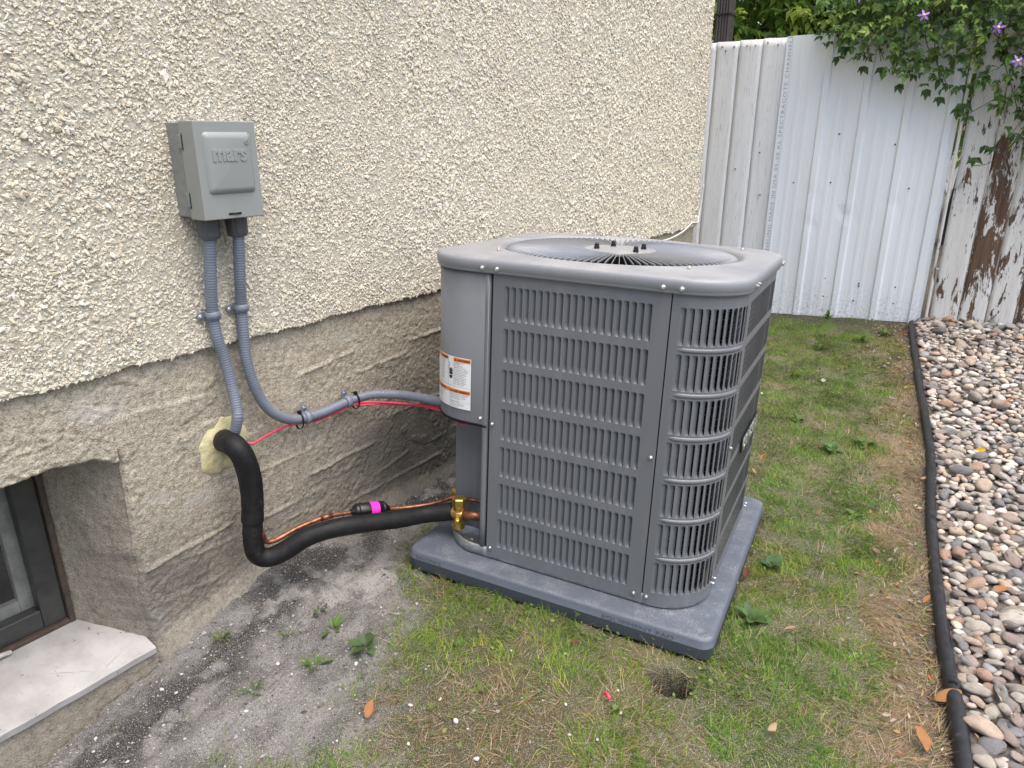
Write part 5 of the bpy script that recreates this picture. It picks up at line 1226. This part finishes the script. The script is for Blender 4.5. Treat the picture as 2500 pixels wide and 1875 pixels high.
# ---- fallen leaves: single things
q = np.random.default_rng(251); CLV, CLF = leaf_template(1, .48, .28, -.25)
def fallen(x, y, size, col, label, dz=.012, az=None):
    az = q.uniform(0, 6.28) if az is None else az; f = np.array([[math.cos(az), math.sin(az), q.normal(0, .12)]]); up = np.array([[q.normal(0, .25), q.normal(0, .25), 1.]])
    R = rot_from(f, up) * size; V = np.einsum('ij,mj->mi', R[0], CLV * np.array((q.uniform(.8, 1.3), 1, q.uniform(.6, 1.6))) + q.normal(0, .045, (11, 3)))
    o = pyd('fallen_leaf', V, CLF, MAT['dryleaf'], None, True, np.tile(col, (11, 1))); o.location = (x, y, float(gz(x, y)) + dz); m = o.modifiers.new('s', 'SOLIDIFY'); m.thickness = .0005; m2 = o.modifiers.new('sub', 'SUBSURF'); m2.levels = 1; m2.render_levels = 2
    tag(o, label, 'leaf', 'fallen leaves')
OR, TN, BR, RD = (.36, .17, .07), (.42, .29, .18), (.22, .135, .08), (.18, .05, .04)
for a in ((.618, -.533, .045, OR, 'orange curled leaf at the edge of the bare sand in front', .012, 2.3), (1.299, -.084, .030, TN, 'small pale orange leaf lying in the front lawn', .014, 1.2), (.836, -.085, .022, RD, 'dark red leaf scrap touching the front edge of the pad', .016, .2),
          (1.565, .235, .065, OR, 'large orange-brown leaf against the edging beside its joint', .016, .7), (1.572, .054, .055, OR, 'broad orange leaf at the bottom of the edging', .014, 2.0), (.885, 1.215, .040, (.40, .17, .06), 'upright rust leaf behind the far side of the air conditioner', .03, 1.4),
          (.90, 1.14, .035, TN, 'peach leaf below the upright rust leaf', .016, 2.2), (1.206, 1.096, .032, TN, 'tan leaf in the middle of the lawn behind the pad', .016, .1), (1.14, .985, .024, BR, 'brown leaf just left of the tan lawn leaf', .014, .3),
          (1.085, .443, .040, (.12, .045, .03), 'dark maroon leaf beside the right edge of the pad', .02, 1.9), (1.232, .278, .030, TN, 'buff leaf right of the leafy plantain clump', .014, .4), (1.40, 1.42, .035, TN, 'pale leaf beside the middle of the edging', .014, .9),
          (1.366, .82, .038, BR, 'brown curled leaf in the dry grass by the edging', .014, 2.5), (1.50, .62, .034, OR, 'orange leaf in the dry strip nearest the pad corner', .014, 1.0), (1.532, 1.622, .040, (.62, .38, .03), 'bright yellow leaf lying on the river stones', .062, .1),
          (1.60, 2.06, .045, OR, 'orange leaf standing among the far river stones', .07, 1.2), (1.64, .72, .045, OR, 'rusty leaf caught between river stones', .065, .6), (1.66, 1.98, .04, TN, 'tan leaf on the far river stones by the frame edge', .065, 2.2), (.90, 2.10, .045, (.40, .37, .33), 'grey dried leaf in the grass near the fence', .02, 1.8)): fallen(*a)
# ---- weeds
def weed(x, y, n, size, wd_, label, col, rise=.35, stalk=True, cat='weed'):
    t = tag(empty('weed', (x, y, float(gz(x, y)) - .002)), label, cat, 'weeds'); tv, tf = leaf_template(1, wd_, .14, .35)
    for i in range(int(n * 1.5)):
        az = i * 2.4 + q.normal(0, .3); el = q.uniform(.3, rise + .6); s = size * q.uniform(.4, 1.0); f = np.array([[math.cos(az) * math.cos(el), math.sin(az) * math.cos(el), math.sin(el)]]); R = rot_from(f, np.array([[0., 0, 1]]) + q.normal(0, .15, (1, 3))) * s
        st = f[0] * s * .35; V = np.einsum('ij,mj->mi', R[0], tv) + st; b = len(V); V = list(map(tuple, V)) + [(0, .0008, 0), (0, -.0008, 0)]
        o = pyd('leaf', V, list(tf) + [(b, b + 1, 0)], MAT['leaf'], t, True, np.tile(np.array(col) * q.uniform(.75, 1.25), (b + 2, 1))); m = o.modifiers.new('sub', 'SUBSURF'); m.levels = 1; m.render_levels = 1
    return t
G1, G2, G3 = (.085, .155, .030), (.12, .205, .045), (.075, .135, .045)
for a in ((1.150, .285, 18, .044, .62, 'broad-leaved plantain clump at the right corner of the pad', (.095, .17, .05), .5), (1.115, .575, 8, .042, .8, 'round-leaved weed beside the right edge of the pad', (.075, .145, .06), .4), (.449, -.377, 9, .040, .7, 'largest broad-leaved weed on the bare sand', G3, .4),
          (.329, -.371, 8, .036, .30, 'narrow-leaved weed on the sand left of the pad corner', G2, .7), (.254, -.351, 6, .034, .28, 'upright weed on the sand nearest the insulated pipe', G1, .8), (.390, -.481, 9, .036, .32, 'spreading weed on the sand in front of the largest one', G2, .6),
          (.334, -.605, 7, .034, .22, 'thin grassy weed on the sand near the bottom', G1, .8), (.239, -.448, 6, .026, .3, 'small sprig in the middle of the bare sand', G2, .8), (.10, -.532, 9, .026, .3, 'low sprig growing against the foundation by the window', (.15, .19, .07), .4),
          (.02, .62, 5, .022, .5, 'tiny green sprout at the wall behind the unit', G2, .7), (.755, -.326, 6, .024, .6, 'small clover tuft in the moss in front of the pad', G2, .5), (1.02, -.215, 6, .022, .65, 'clover leaves near the pink scrap', G2, .6),
          (.631, -.250, 4, .022, .65, 'round leaf seedling near the sand edge', G1, .6), (1.179, 1.60, 10, .050, .7, 'bright weed clump in the lawn beside the edging strip', G2, .5), (1.08, 1.50, 9, .048, .75, 'pale broad weed in the middle of the back lawn', (.10, .19, .06), .4), (.90, 1.70, 9, .044, .6, 'leafy weed behind the back corner of the pad', G2, .5),
          (.76, 2.15, 9, .044, .5, 'weed clump halfway from the unit to the fence', G1, .6), (.76, 2.62, 10, .05, .6, 'weed under the left of the metal panel', G1, .7), (.92, 2.80, 10, .05, .6, 'weed under the middle of the metal panel', G1, .7), (.66, 3.22, 6, .055, .45, 'tall dock leaf standing against the metal panel', G1, 1.0), (1.02, 2.95, 9, .045, .6, 'weed near the foot of the edging by the fence', G1, .6), (1.25, 1.05, 8, .03, .6, 'low weed in the lawn beside the tan leaf', G2, .4)): weed(*a)
# ---- white stone chips and the pink scrap
cm_ = []
for i in range(4):
    V = stone_shape(I1, 700 + i); me = mesh_np('stone_chip', V, np.array(I1F), np.full(len(I1F), 3), np.tile((.56, .55, .52), (len(V), 1)), False); me.materials.append(MAT['grit']); cm_.append(me)
for i, (x, y) in enumerate(((.844, -.120), (.739, -.19), (1.0, -.155), (1.035, -.212), (.976, -.321), (1.028, -.299), (.293, -.511), (.15, -.686), (.108, -.697), (.765, -.425), (.796, -.425), (.856, -.472), (.70, -.40), (.72, -.52), (.66, -.45), (.60, -.60), (.52, -.55), (.46, -.42), (.68, -.33), (.93, -.26))):
    o = link('stone_chip', cm_[i % 4], None); s_ = random.uniform(.0022, .0052); o.location = (x, y, float(gz(x, y)) + .004); o.scale = (s_ * 1.4, s_, s_ * .7); o.rotation_euler = (random.uniform(-.3, .3), .2, random.uniform(0, 6)); tag(o, 'small white stone chip lying on the soil in front of the pad', 'stone chip', 'white stone chips')
mb = MB(); mb.tube(crom([(.988, -.196, .012), (.996, -.199, .017), (1.004, -.204, .012)], .002), [.004] * 0 or .004, 7); tag(mb.build('plastic_scrap', MAT['pink'], None, smooth=True), 'small pink plastic scrap in the front lawn', 'scrap')
